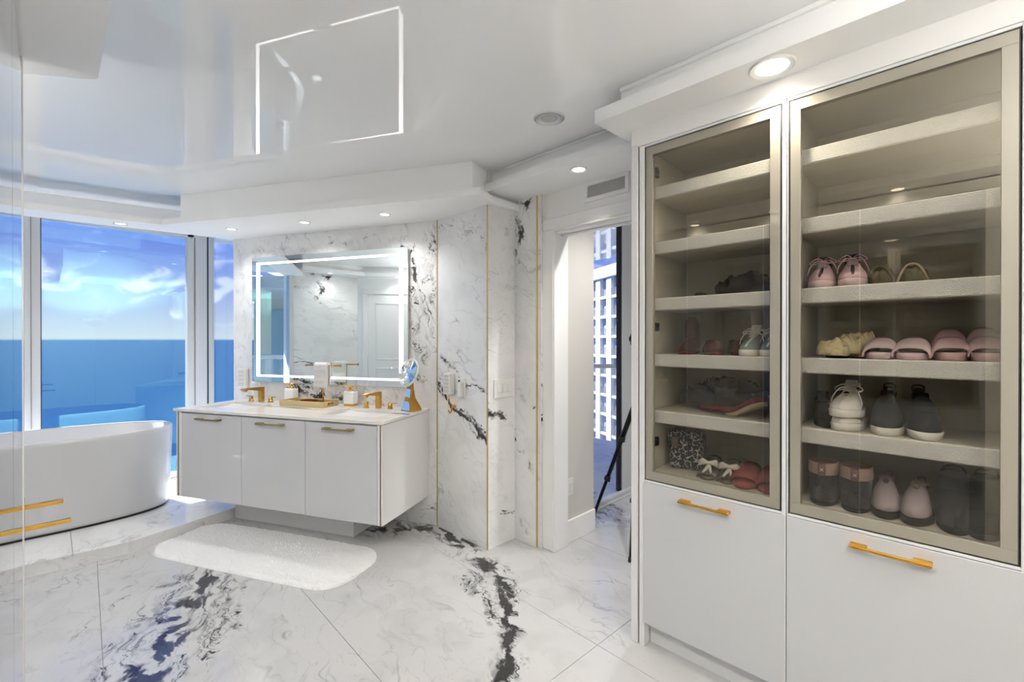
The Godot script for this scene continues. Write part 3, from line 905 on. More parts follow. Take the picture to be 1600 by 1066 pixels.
func next_room() -> void:
	struct("wall_passage", box(Vector3(-2.8, 0, -2.82), Vector3(-1.925, 2.52, -2.46), 0.0), M.wallpaper)
	struct("baseboard_passage", box(Vector3(-1.926, 0, -2.82), Vector3(-1.908, 0.155, -2.472), 0.003), M.trim)
	struct("wall_far", box(Vector3(-2.3, 0, -5.4), Vector3(1.6, 2.52, -5.2), 0.0), M.wallpaper)
	struct("wall_over_glass", box(Vector3(-2.3, 2.47, -5.2), Vector3(-2.12, 2.52, -2.82), 0.0), M.white)
	var w := frame("window_4", Vector3(-2.2, 0, -2.82), 90)        # local x runs towards -z
	obj("track", box(Vector3(0, 0, -0.07), Vector3(2.4, 0.012, 0.09), 0.002), M.alu, w)
	obj("track", box(Vector3(0, 0.012, 0.03), Vector3(2.4, 0.045, 0.07), 0.003), M.alu, w)
	obj("head_track", box(Vector3(0, 2.44, -0.07), Vector3(2.4, 2.48, 0.09), 0.002), M.alu, w)
	obj("glass_pane", box(Vector3(0.0, 0.03, -0.003), Vector3(0.785, 2.445, 0.003), 0.0), M.pane, w)
	obj("gasket", box(Vector3(0.785, 0.03, -0.02), Vector3(0.815, 2.445, 0.02), 0.001), M.gasket, w)
	obj("stile", box(Vector3(0.815, 0.03, -0.03), Vector3(1.005, 2.445, 0.03), 0.004), M.alu, w)
	obj("glass_pane", box(Vector3(1.005, 0.03, -0.003), Vector3(2.4, 2.445, 0.003), 0.0), M.pane, w)
	downlight("unseen ceiling downlight in the room beyond the doorway, lighting the passage", Vector3(-1.25, 2.515, -2.68), 0.06, 9.0)  # out of view, placed to light the passage wall and floor
	downlight("second unseen ceiling downlight in the room beyond the doorway, lighting that room", Vector3(0.5, 2.515, -3.9), 0.06, 12.0)  # out of view, lights the room behind the doorway
	# small switch on the passage wall
	var sw := thing("wall_switch", "small white switch plate low on the passage wall behind the door frame", "switch", Vector3(-1.925, 0.38, -2.53))
	obj("plate", box(Vector3(0, -0.06, -0.035), Vector3(0.006, 0.06, 0.035), 0.002), M.plastic, sw)
	obj("rocker", box(Vector3(0.006, -0.03, -0.014), Vector3(0.01, 0.03, 0.014), 0.002), M.plastic, sw)
	# the tripod
	var t := thing("tripod", "black camera tripod standing in the room beyond the doorway", "tripod", Vector3(-1.62, 0, -2.93))
	var top := Vector3(0.0, 1.02, 0)
	for k in 3:
		var foot: Vector3 = [Vector3(-0.441, 0, -0.083), Vector3(0.29, 0, -0.34), Vector3(0.15, 0, 0.37)][k]
		var dirv := (top - foot).normalized()
		var lg := S(true)
		tube(lg, [foot + dirv * 0.02, foot.lerp(top, 0.34)], 0.0125)
		tube(lg, [foot.lerp(top, 0.33), foot.lerp(top, 0.66)], 0.0155)
		tube(lg, [foot.lerp(top, 0.65), top], 0.019)
		var leg := obj("leg", lg, M.black_metal, t)
		obj("rubber_foot", tube(S(true), [foot + dirv * 0.004, foot + dirv * 0.03], 0.017), M.black_plastic, leg)
		for q in [0.335, 0.655]:
			var lk := tube(S(true), [foot.lerp(top, q - 0.012), foot.lerp(top, q + 0.014)], 0.024)
			bx(lk, Vector3(-0.012, -0.02, -0.008), Vector3(0.012, 0.02, 0.008), 0.003, Transform3D(Basis.IDENTITY, foot.lerp(top, q) + Vector3(0.018, 0, 0.012)))
			obj("leg_lock", lk, M.black_plastic, leg)
	obj("spider", lathe(S(true), [0.001, 0.98, 0.035, 0.98, 0.04, 1.0, 0.04, 1.04, 0.03, 1.06, 0.001, 1.06]), M.black_plastic, t)
	obj("centre_column", tube(S(true), [Vector3(0, 0.70, 0), Vector3(0, 1.28, 0)], 0.012), M.black_metal, t)
	obj("tripod_head", lathe(S(true), [0.001, 1.27, 0.028, 1.27, 0.03, 1.30, 0.022, 1.32, 0.026, 1.34, 0.026, 1.36, 0.001, 1.36]), M.black_plastic, t)
	var cam := thing("camera", "black camera body on the tripod, half hidden by the wardrobe side", "camera", Vector3(-1.62, 1.36, -2.93))
	obj("camera_body", box(Vector3(-0.055, 0.0, -0.03), Vector3(0.07, 0.085, 0.03), 0.008), M.black_plastic, cam)
	obj("lens", lathe(S(true), [0.001, 0.0, 0.032, 0.0, 0.032, 0.05, 0.028, 0.055, 0.001, 0.05], Vector3.ZERO, 24, Transform3D(Basis(Vector3.RIGHT, PI / 2), Vector3(0, 0.045, 0.03))), M.black_metal, cam)
	obj("viewfinder", box(Vector3(-0.02, 0.085, -0.025), Vector3(0.02, 0.105, 0.025), 0.006), M.black_plastic, cam)


# ---------------------------------------------------------------- the vanity wall; local x runs right along the wall, z out of it
func at_vanity(x: float, y: float, z: float) -> Vector3:
	return VAN + Basis(Vector3.UP, deg_to_rad(VAN_TURN)) * Vector3(x, y, z)


func bar_handle(parent: Node3D, at: Vector3, w: float, m: Material) -> void:
	var h := S()
	bx(h, Vector3(-w / 2, -0.005, 0.024), Vector3(w / 2, 0.005, 0.034), 0.0015)
	bx(h, Vector3(-w / 2, -0.005, 0.0), Vector3(-w / 2 + w * 0.22, 0.007, 0.026), 0.0015)
	bx(h, Vector3(w / 2 - w * 0.22, -0.005, 0.0), Vector3(w / 2, 0.007, 0.026), 0.0015)
	obj("handle", h, m, parent).position = at


func vanity() -> void:
	var v := thing("vanity", "floating white lacquer vanity with three doors and a double-sink marble top", "vanity", VAN, VAN_TURN)
	obj("body", box(Vector3(-1.862, 0.216, 0.0), Vector3(-0.128, 0.852, 0.588), 0.0), M.satin_white, v)
	obj("side_panel", box(Vector3(-0.1035, 0.216, 0.0), Vector3(-0.092, 0.857, 0.605), 0.0015), M.satin_white, v)
	obj("side_panel", box(Vector3(-0.130, 0.216, 0.0), Vector3(-0.1125, 0.857, 0.606), 0.0015), M.satin_white, v)
	obj("gold_strip", box(Vector3(-0.1125, 0.216, 0.0), Vector3(-0.1035, 0.857, 0.606), 0.001), M.gold_pale, v)
	obj("side_panel", box(Vector3(-1.915, 0.216, 0.0), Vector3(-1.899, 0.857, 0.605), 0.0015), M.satin_white, v)
	obj("gold_strip", box(Vector3(-1.899, 0.216, 0.0), Vector3(-1.889, 0.857, 0.606), 0.001), M.gold_pale, v)
	obj("side_panel", box(Vector3(-1.889, 0.216, 0.0), Vector3(-1.860, 0.857, 0.604), 0.0015), M.satin_white, v)
	obj("plinth", box(Vector3(-1.60, 0.0, 0.0), Vector3(-0.487, 0.216, 0.375), 0.002), M.satin_white, v)
	for q in [[-1.8585, -1.2665], [-1.2635, -0.7005], [-0.6975, -0.1315]]:
		var d := obj("door", box(Vector3(q[0], 0.217, 0.589), Vector3(q[1], 0.849, 0.607), 0.0015), M.lacquer, v)
		bar_handle(d, Vector3((q[0] + q[1]) / 2.0 - 0.005, 0.815, 0.607), 0.235, M.gold_pale)
	var top := S()
	var xs := [-1.931, -1.84, -1.38, -0.69, -0.23, -0.0885]
	var zs := [0.0, 0.17, 0.48, 0.618]
	for i in 5:
		for j in 3:
			if j == 1 and (i == 1 or i == 3):
				continue
			bx(top, Vector3(xs[i], 0.861, zs[j]), Vector3(xs[i + 1], 0.879, zs[j + 1]), 0.0)
	obj("countertop", top, M.counter, v)
	for q in [-1.61, -0.46]:
		var b := S(true)
		var ring := func(hx: float, hz: float, y: float) -> PackedVector3Array:
			var r := PackedVector3Array()
			for i in 48:
				var t := TAU * i / 48
				r.append(Vector3(q + signf(cos(t)) * pow(absf(cos(t)), 0.3) * hx, y, 0.325 + signf(sin(t)) * pow(absf(sin(t)), 0.3) * hz))
			return r
		loft(b, [ring.call(0.255, 0.18, 0.861), ring.call(0.235, 0.16, 0.860), ring.call(0.23, 0.155, 0.85), ring.call(0.215, 0.14, 0.77), ring.call(0.17, 0.10, 0.752), ring.call(0.02, 0.02, 0.745), ring.call(0.001, 0.001, 0.745)], false)
		var bo := obj("basin", b, M.porcelain, v)
		obj("drain", lathe(S(true), [0.001, 0.753, 0.022, 0.753, 0.026, 0.747, 0.001, 0.746], Vector3(q, 0, 0.325)), M.gold, bo)
	# mirror with lit border
	var mi := thing("led_mirror", "large wall mirror with a glowing white border line above the double sinks", "mirror", VAN, VAN_TURN)
	obj("mirror_body", box(Vector3(-1.79, 1.045, 0.0), Vector3(-0.266, 2.10, 0.03), 0.001), M.alu, mi)
	obj("mirror_glass", box(Vector3(-1.803, 1.035, 0.028), Vector3(-0.256, 2.111, 0.034), 0.0012), M.mirror, mi)
	for q in [[-1.752, 1.082, -1.712, 2.066], [-0.332, 1.082, -0.294, 2.066], [-1.712, 2.046, -0.332, 2.064], [-1.712, 1.082, -0.332, 1.100]]:
		obj("light_strip", box(Vector3(q[0], q[1], 0.0335), Vector3(q[2], q[3], 0.0347), 0.0), M.led, mi)
		var al := AreaLight3D.new()
		al.name = "mirror_light"
		al.area_size = Vector2(q[2] - q[0], q[3] - q[1])
		al.light_energy = 0.03
		al.light_color = Color(1, 0.99, 0.97)
		al.shadow_enabled = true
		add_child(al, true)
		al.position = at_vanity((q[0] + q[2]) / 2.0, (q[1] + q[3]) / 2.0, 0.037)
		al.rotation_degrees.y = VAN_TURN + 180.0
	obj("touch_dot", box(Vector3(-0.402, 1.178, 0.0335), Vector3(-0.394, 1.186, 0.0345), 0.0), M.led, mi)


func faucet(called: String, label: String, x: float, z: float) -> void:
	var t := thing(called, label, "faucet", at_vanity(x, 0.879, z), VAN_TURN, "gold faucets on the vanity")
	var s := S()
	bx(s, Vector3(-0.017, 0.0, -0.022), Vector3(0.017, 0.126, 0.014), 0.0015)
	# blade spout, thinning to its tip
	var rings := []
	for q in [[0.012, 0.092, 0.126], [0.05, 0.100, 0.127], [0.135, 0.113, 0.1275], [0.158, 0.098, 0.1245], [0.182, 0.117, 0.1235]]:
		rings.append(PackedVector3Array([Vector3(-0.017, q[1], q[0]), Vector3(0.017, q[1], q[0]), Vector3(0.017, q[2], q[0]), Vector3(-0.017, q[2], q[0])]))
	loft(s, rings)
	obj("spout", s, M.gold, t)
	for k in [-1, 1]:
		var h := lathe(S(true), [0.001, 0.0, 0.022, 0.0, 0.022, 0.006, 0.016, 0.008, 0.0155, 0.043, 0.0145, 0.045, 0.001, 0.045], Vector3(0.105 * k, 0, 0.0), 24)
		var o := obj("handle", h, M.gold, t)
		obj("lever", bx(S(), Vector3(minf(0.105 * k, 0.160 * k), 0.041, -0.006), Vector3(maxf(0.105 * k, 0.160 * k), 0.0455, 0.006), 0.001), M.gold_pale, o)


func soap_pump(label: String, x: float, z: float) -> void:
	var t := thing("soap_dispenser", label, "dispenser", at_vanity(x, 0.879, z), VAN_TURN, "white and gold soap dispensers")
	obj("base", box(Vector3(-0.044, 0, -0.03), Vector3(0.044, 0.016, 0.03), 0.002), M.gold_shiny, t)
	obj("bottle", box(Vector3(-0.046, 0.0165, -0.031), Vector3(0.046, 0.115, 0.031), 0.004), M.porcelain, t)
	var p := lathe(S(true), [0.001, 0.114, 0.017, 0.114, 0.019, 0.117, 0.019, 0.128, 0.012, 0.13, 0.008, 0.132, 0.008, 0.145, 0.017, 0.146, 0.018, 0.160, 0.001, 0.161], Vector3.ZERO, 20)
	var pump := obj("pump", p, M.gold_shiny, t)
	obj("nozzle", tube(S(true), [Vector3(0, 0.153, 0), Vector3(-0.03, 0.154, 0.02), Vector3(-0.045, 0.150, 0.03)], 0.005), M.gold_shiny, pump)


func hanging_cloth(w: float, front: float, back: float, r: float, th := 0.012) -> SurfaceTool:
	# a towel over a bar along x at the origin
	var rings := []
	for i in 13:
		var x := lerpf(-w / 2, w / 2, i / 12.0)
		var path := []
		for k in 9:
			path.append(Vector2(r + 0.004 * sin(k * 1.3 + i * 0.5) * (1 - k / 8.0), lerpf(-front, 0, k / 8.0)))
		for k in range(1, 8):
			var a := PI * k / 8
			path.append(Vector2(cos(a) * r, sin(a) * r))
		for k in 9:
			path.append(Vector2(-r - 0.004 * sin(k * 1.1 + i * 0.4) * (k / 8.0), lerpf(0, -back, k / 8.0)))
		var ring := PackedVector3Array()
		for k in path.size():
			var t: Vector2 = (path[mini(k + 1, path.size() - 1)] - path[maxi(k - 1, 0)]).normalized()
			var n := Vector2(t.y, -t.x) * (th / 2) * (1.0 if t.y > -2 else 1.0)
			ring.append(Vector3(x, path[k].y + n.y, path[k].x + n.x))
		for k in range(path.size() - 1, -1, -1):
			var t: Vector2 = (path[mini(k + 1, path.size() - 1)] - path[maxi(k - 1, 0)]).normalized()
			var n := Vector2(t.y, -t.x) * (th / 2)
			ring.append(Vector3(x, path[k].y - n.y, path[k].x - n.x))
		rings.append(ring)
	var st := S(true)
	return loft(st, rings)


func outlet_block(t: Node3D, w: float, h: float, d: float, cols: int, rows: int) -> void:
	obj("housing", box(Vector3(-w / 2, -h / 2, 0), Vector3(w / 2, h / 2, d), 0.006), M.plastic, t)
	var hl := S()
	for i in cols:
		for j in rows:
			var c := Vector3(lerpf(-w * 0.3, w * 0.3, (i + 0.5) / cols), lerpf(-h * 0.42, h * 0.42, (j + 0.5) / rows), d)
			for e in [[-0.007, 0.004], [0.007, 0.004], [0.0, -0.007]]:
				bx(hl, c + Vector3(e[0] - 0.0016, e[1] - 0.004, -0.001), c + Vector3(e[0] + 0.0016, e[1] + 0.004, 0.0006), 0.0)
	obj("sockets", hl, M.hole, t)


func bathroom_things() -> void:
	faucet("faucet", "gold blade-spout faucet with two levers at the sink nearer the window", -1.615, 0.115)
	faucet("faucet", "gold blade-spout faucet with two levers at the sink nearer the round mirror", -0.462, 0.118)
	soap_pump("white square soap dispenser with gold pump standing right of the gold tray", -0.745, 0.075)
	soap_pump("white soap dispenser with gold pump half hidden behind the gold tray", -1.345, 0.062)
	# tray
	var tr := thing("tray", "rectangular gold tray with cut-out handles between the two sinks", "tray", at_vanity(-1.07, 0.879, 0.165), VAN_TURN)
	var gm := mat(Color(0.85, 0.76, 0.57), 0.35, 0.75)
	obj("tray_floor", box(Vector3(-0.205, 0.0, -0.085), Vector3(0.205, 0.006, 0.085), 0.001), gm, tr)
	obj("tray_side", box(Vector3(-0.21, 0.0, 0.08), Vector3(0.21, 0.045, 0.088), 0.0015), gm, tr)
	obj("tray_side", box(Vector3(-0.21, 0.0, -0.088), Vector3(0.21, 0.045, -0.08), 0.0015), gm, tr)
	for s in [-1, 1]:
		var e := S()
		var x0: float = 0.202 * s
		var x1: float = 0.21 * s
		for q in [[0.0, 0.016, -0.08, 0.08], [0.034, 0.045, -0.08, 0.08], [0.016, 0.034, -0.08, -0.035], [0.016, 0.034, 0.035, 0.08]]:
			bx(e, Vector3(minf(x0, x1), q[0], q[2]), Vector3(maxf(x0, x1), q[1], q[3]), 0.001)
		obj("tray_end", e, gm, tr)
	var sb := thing("soap_dish", "shallow copper-brown dish lying in the gold tray", "dish", at_vanity(-1.10, 0.885, 0.13), VAN_TURN)
	obj("dish_body", loft(S(true), [ellipse(0.055, 0.03, 0.0), ellipse(0.075, 0.042, 0.022), ellipse(0.085, 0.045, 0.03), ellipse(0.078, 0.04, 0.03), ellipse(0.06, 0.03, 0.012)], true), mat(Color(0.48, 0.22, 0.12), 0.25, 0.6), sb)
	# towel stand and towel
	var ts := thing("towel_stand", "gold T-shaped hand towel stand rising behind the tray", "stand", at_vanity(-0.955, 0.885, 0.14), VAN_TURN)
	obj("stand_base", lathe(S(true), [0.001, 0.0, 0.05, 0.0, 0.05, 0.008, 0.006, 0.012, 0.001, 0.012]), M.gold, ts)
	obj("stand_pole", tube(S(true), [Vector3(0, 0.005, 0), Vector3(0, 0.312, 0)], 0.006, 12), M.gold, ts)
	obj("crossbar", tube(S(true), [Vector3(-0.165, 0.312, 0.0), Vector3(0.165, 0.312, 0.0)], 0.006, 12), M.gold, ts)
	for k in [-1, 1]:
		obj("bar_end", lathe(S(true), [0.001, -0.006, 0.009, -0.006, 0.009, 0.006, 0.001, 0.006], Vector3.ZERO, 16, Transform3D(Basis(Vector3.FORWARD, PI / 2), Vector3(0.165 * k, 0.312, 0))), M.gold_pale, ts)
	var tw := obj("hand_towel", hanging_cloth(0.125, 0.175, 0.15, 0.017, 0.016), M.towel)
	tw.position = at_vanity(-0.962, 1.197, 0.14)
	tw.rotation_degrees.y = VAN_TURN
	tag(tw, "white waffle hand towel folded over the gold T-shaped stand", "towel")
	for k in 4:
		obj("towel_band", bx(S(), Vector3(-0.064, -0.035 - 0.042 * k, 0.022), Vector3(0.064, -0.03 - 0.042 * k, 0.0275), 0.002), M.towel, tw)
	# round vanity mirror: a disc on a folded gold stand
	var vm := thing("makeup_mirror", "round tilted makeup mirror on a folded gold stand at the vanity's end", "mirror", at_vanity(-0.160, 0.879, 0.125), VAN_TURN - 22.0)
	var disc := Transform3D(Basis(Vector3.UP, 0.0) * Basis(Vector3.RIGHT, PI / 2 - 0.32), Vector3(0, 0.280, 0.035))
	obj("disc_rim", lathe(S(true), [0.001, -0.006, 0.098, -0.006, 0.106, -0.002, 0.106, 0.004, 0.101, 0.0065, 0.092, 0.0065, 0.001, 0.0055], Vector3.ZERO, 48, disc), mat(Color(0.90, 0.89, 0.87), 0.3), vm)
	obj("mirror_face", lathe(S(true), [0.001, 0.006, 0.092, 0.006, 0.092, 0.0075, 0.001, 0.0075], Vector3.ZERO, 48, disc), M.mirror, vm)
	var stand := S()
	# a folded plate: wide foot, narrow waist, rising to the back of the disc
	var rings := []
	for q in [[0.0, 0.055, -0.062, 0.066], [0.03, 0.046, -0.05, 0.058], [0.09, 0.032, -0.012, 0.046], [0.16, 0.026, 0.0, 0.034], [0.24, 0.022, 0.004, 0.03], [0.33, 0.014, 0.004, 0.022]]:
		rings.append(PackedVector3Array([Vector3(-q[1], q[0], q[3]), Vector3(q[1], q[0], q[3]), Vector3(q[1] * 0.55, q[0], q[2]), Vector3(-q[1] * 0.55, q[0], q[2])]))
	loft(stand, rings)
	obj("stand", stand, M.gold, vm)
	var pf := S()
	loft(pf, [PackedVector3Array([Vector3(-0.047, 0.008, 0.0655), Vector3(0.047, 0.008, 0.0655), Vector3(0.047, 0.008, 0.067), Vector3(-0.047, 0.008, 0.067)]), PackedVector3Array([Vector3(-0.029, 0.085, 0.048), Vector3(0.029, 0.085, 0.048), Vector3(0.029, 0.085, 0.0495), Vector3(-0.029, 0.085, 0.0495)]), PackedVector3Array([Vector3(-0.024, 0.16, 0.0345), Vector3(0.024, 0.16, 0.0345), Vector3(0.024, 0.16, 0.036), Vector3(-0.024, 0.16, 0.036)])])
	obj("polished_face", pf, M.mirror, vm)
	# power outlets
	var o1 := thing("power_outlet", "white multi-socket wall outlet between the window and the lit mirror", "outlet", at_vanity(-1.925, 1.065, 0.0), VAN_TURN)
	outlet_block(o1, 0.10, 0.165, 0.035, 2, 4)
	var o2 := thing("power_outlet", "white multi-socket wall outlet on the angled marble panel above a gold hook", "outlet", Vector3(-2.617, 1.084, -2.041))
	outlet_block(o2, 0.082, 0.155, 0.05, 3, 5)
	var o3 := thing("wall_switch", "small white dimmer box beside the multi-socket outlet on the angled panel", "switch", Vector3(-2.493, 1.058, -2.041))
	obj("plate", box(Vector3(-0.036, -0.066, 0), Vector3(0.036, 0.068, 0.012), 0.003), M.plastic, o3)
	obj("dimmer_body", box(Vector3(-0.012, -0.06, 0.012), Vector3(0.022, 0.045, 0.04), 0.004), M.plastic, o3)
	obj("dark_slot", box(Vector3(-0.034, 0.028, 0.011), Vector3(-0.014, 0.058, 0.014), 0.001), M.black_plastic, o3)
	var o4 := thing("wall_switch", "wide white plate with three rocker switches on the marble return", "switch", Vector3(-2.232, 1.069, -2.19))
	obj("plate", box(Vector3(0, -0.065, -0.098), Vector3(0.010, 0.065, 0.098), 0.003), M.plastic, o4)
	for k in 3:
		obj("rocker", bx(S(), Vector3(0.009, -0.027, -0.066 + 0.046 * k), Vector3(0.0145, 0.027, -0.024 + 0.046 * k), 0.002), M.plastic, o4)
	var hk := thing("wall_hook", "small gold robe hook on the angled marble panel", "hook", Vector3(-2.578, 0.905, -2.041))
	obj("hook_plate", lathe(S(true), [0.001, 0.0, 0.015, 0.0, 0.015, 0.006, 0.001, 0.007], Vector3.ZERO, 20, Transform3D(Basis(Vector3.RIGHT, PI / 2), Vector3(0, 0.018, 0))), M.gold_shiny, hk)
	obj("hook_arm", tube(S(true), curve([Vector3(0, 0.018, 0.004), Vector3(0, 0.01, 0.03), Vector3(0, -0.016, 0.035), Vector3(0, -0.022, 0.05), Vector3(0, -0.005, 0.06)]), 0.0055), M.gold_shiny, hk)
	# cord of the round mirror
	var cd := tube(S(true), curve([at_vanity(-0.115, 0.884, 0.05), at_vanity(-0.085, 0.883, 0.055), at_vanity(-0.072, 0.84, 0.05), at_vanity(-0.066, 0.70, 0.035), at_vanity(-0.045, 0.60, 0.03), at_vanity(0.0, 0.57, 0.03), Vector3(-2.735, 0.62, -2.02), Vector3(-2.66, 0.80, -2.026), Vector3(-2.635, 1.0, -2.02), Vector3(-2.62, 1.02, -2.0)]), 0.0028, 6)
	var co := obj("cable", cd, M.plastic)
	tag(co, "thin white cord drooping from the vanity's end to the wall outlet", "cable")
	# rug
	var rug := rug_shape()
	var ro := obj("bath_rug", rug, M.rug)
	tag(ro, "white plush bath rug with rounded corners on the marble before the vanity", "rug")
	var cr := Vector3(-3.245, 0.0, -0.985)
	ro.position = cr
	ro.rotation_degrees.y = VAN_TURN
	# twin gold pegs at the closet's edge
	var tp := thing("towel_peg", "pair of slim square gold pegs projecting beside the mirrored closet", "peg", Vector3(-2.325, 0, 0.03))
	for q in [[0.806, -0.066], [0.731, -0.086]]:
		obj("peg", bx(S(), Vector3(-0.0075, q[0], q[1]), Vector3(0.0075, q[0] + 0.015, 0.04), 0.002), M.gold_shiny, tp)
	obj("peg_plate", box(Vector3(-0.006, 0.71, 0.03), Vector3(0.012, 0.85, 0.045), 0.002), M.gold_shiny, tp)


func ellipse(a: float, b: float, y: float, n := 28) -> PackedVector3Array:
	var r := PackedVector3Array()
	for i in n:
		r.append(Vector3(cos(TAU * i / n) * a, y, sin(TAU * i / n) * b))
	return r


func rug_shape() -> SurfaceTool:
	var nz := FastNoiseLite.new()
	nz.seed = 4
	nz.frequency = 90.0
	nz.fractal_octaves = 2
	var hx := 0.765
	var hz := 0.26
	var nx := 260
	var ny := 90
	var st := S(true)
	var pt := func(i: int, j: int) -> Vector3:
		var u := 2.0 * i / nx - 1.0
		var v := 2.0 * j / ny - 1.0
		var x := u * hx
		var z := v * hz
		var r := 0.17                                     # rounded corners: pull the grid in
		var cx := maxf(absf(x) - (hx - r), 0.0)
		var lim := hz - r + sqrt(maxf(r * r - cx * cx, 0.0))
		z *= lim / hz
		z += 0.03 * (1.0 - u * u) * (-1.0 if v < 0 else 0.35) * absf(v) * 0.6
		x += 0.004 * nz.get_noise_2d(z * 0.2, 3.0)
		var edge := minf(1.0 - absf(v), (1.0 - absf(u)) * hx / hz) * hz
		var y := 0.022 * sqrt(clampf(edge / 0.02, 0.0, 1.0))
		if edge > 0.001:
			y += 0.009 * nz.get_noise_2d(x, z) + 0.003 * nz.get_noise_2d(x * 0.17 + 7.0, z * 0.17)
		return Vector3(x, maxf(y, 0.001), z)
	for i in nx:
		for j in ny:
			quad(st, pt.call(i, j), pt.call(i + 1, j), pt.call(i + 1, j + 1), pt.call(i, j + 1), Vector3.UP)
	return st


# ---------------------------------------------------------------- the shoe wardrobe
func cabinet(label: String, x0: float, x1: float, gl: float, gr: float) -> void:
	# a unit from x0 to x1; its glazed door runs from gl to gr
	var zf := -1.901
	var c := thing("display_cabinet", label, "cabinet", Vector3(0, 0, 0))
	var b := S()
	bx(b, Vector3(x0, 0.0, -2.335), Vector3(gl - 0.002, 2.285, zf), 0.0015)
	bx(b, Vector3(gr + 0.002, 0.107, -2.335), Vector3(x1, 2.285, zf), 0.0015)
	bx(b, Vector3(gl - 0.002, 2.275, -2.335), Vector3(gr + 0.002, 2.285, zf), 0.001)
	bx(b, Vector3(gl - 0.002, 0.7535, -2.335), Vector3(gr + 0.002, 0.7625, zf), 0.001)
	obj("carcass", b, M.satin_white, c)
	var inn := S()
	bx(inn, Vector3(gl - 0.001, 0.763, -2.33), Vector3(gr + 0.001, 2.274, -2.315), 0.0)
	bx(inn, Vector3(gl - 0.0015, 0.763, -2.32), Vector3(gl + 0.012, 2.274, -1.93), 0.0)
	bx(inn, Vector3(gr - 0.012, 0.763, -2.32), Vector3(gr + 0.0015, 2.274, -1.93), 0.0)
	bx(inn, Vector3(gl, 2.262, -2.32), Vector3(gr, 2.274, -1.93), 0.0)
	bx(inn, Vector3(gl, 0.763, -2.32), Vector3(gr, 0.800, -1.935), 0.0)
	obj("lining", inn, M.taupe, c)
	for y in [2.097, 1.845, 1.588, 1.333, 1.076]:
		var s := obj("shelf", box(Vector3(gl + 0.012, y - 0.052, -2.315), Vector3(gr - 0.012, y, -1.955), 0.002), M.taupe, c)
		obj("shelf_front", box(Vector3(gl + 0.014, y - 0.055, -1.956), Vector3(gr - 0.014, y + 0.001, -1.945), 0.004), M.croc, s)
	# door: champagne frame and tinted glass
	var d := obj("door", door_frame(gl, gr), M.champagne, c)
	obj("glass_pane", box(Vector3(gl + 0.034, 0.803, -1.913), Vector3(gr - 0.034, 2.236, -1.909), 0.0), M.door_glass, d)
	obj("gasket", S_frame(gl + 0.0005, gr - 0.0005, 0.7645, 2.2725, 0.004, -1.93, -1.9035), M.gasket, d)
	if gl < -0.9:
		for y in [2.17, 1.46, 0.93]:
			var h := bx(S(), Vector3(gl + 0.013, y - 0.02, -1.985), Vector3(gl + 0.03, y + 0.02, -1.93), 0.004)
			bx(h, Vector3(gl + 0.02, y - 0.012, -1.945), Vector3(gl + 0.046, y + 0.012, -1.928), 0.003)
			obj("hinge", h, M.black_metal, c)
	var f := obj("drawer", box(Vector3(x0 + (0.018 if gl < -0.9 else 0.0005), 0.107, -1.918), Vector3(x1 - 0.002 if gl < -0.9 else x1 + 0.0, 0.7515, zf + 0.001), 0.0015), M.door_white, c)
	bar_handle(f, Vector3((x0 + x1) / 2.0 + (0.002 if gl < -0.9 else -0.002), 0.712, zf + 0.001), 0.205, mat_gold_pull())
	obj("kick_board", box(Vector3(gl, 0.0, -2.0), Vector3(x1, 0.107, -1.955), 0.0), M.satin_white, c)


func mat_gold_pull() -> StandardMaterial3D:
	if not M.has("pull"):
		M.pull = mat(Color(0.84, 0.63, 0.24), 0.24, 0.95)
	return M.pull


func S_frame(x0: float, x1: float, y0: float, y1: float, w: float, z0: float, z1: float) -> SurfaceTool:
	var s := S()
	bx(s, Vector3(x0, y0, z0), Vector3(x1, y0 + w, z1), 0.0)
	bx(s, Vector3(x0, y1 - w, z0), Vector3(x1, y1, z1), 0.0)
	bx(s, Vector3(x0, y0 + w, z0), Vector3(x0 + w, y1 - w, z1), 0.0)
	bx(s, Vector3(x1 - w, y0 + w, z0), Vector3(x1, y1 - w, z1), 0.0)
	return s


func door_frame(gl: float, gr: float) -> SurfaceTool:
	var s := S()
	for q in [[gl + 0.004, 0.768, gr - 0.004, 0.806], [gl + 0.004, 2.232, gr - 0.004, 2.270], [gl + 0.004, 0.806, gl + 0.036, 2.232], [gr - 0.038, 0.806, gr - 0.004, 2.232]]:
		bx(s, Vector3(q[0], q[1], -1.928), Vector3(q[2], q[3], -1.9015), 0.0008)
	return s


func wardrobe() -> void:
	struct("trim_7", box(Vector3(-1.088, 0.0, -2.335), Vector3(-1.056, 2.30, -1.898), 0.0015), M.satin_white)
	struct("trim_8", box(Vector3(-1.056, 0.0, -2.335), Vector3(-1.048, 2.285, -1.93), 0.0), M.grout)
	struct("trim_9", box(Vector3(-1.088, 2.286, -2.335), Vector3(1.5, 2.372, -1.898), 0.0015), M.trim)
	cabinet("narrow white shoe cabinet with tinted glass door, nearest the doorway", -1.048, -0.4545, -1.0205, -0.4705)
	cabinet("white shoe cabinet with tinted glass door, farther from the doorway, larger in view", -0.4520, 0.1395, -0.4455, 0.1225)
	struct("wall_closet_end", box(Vector3(0.142, 0.0, -2.335), Vector3(1.5, 2.284, -1.901), 0.0015), M.satin_white)


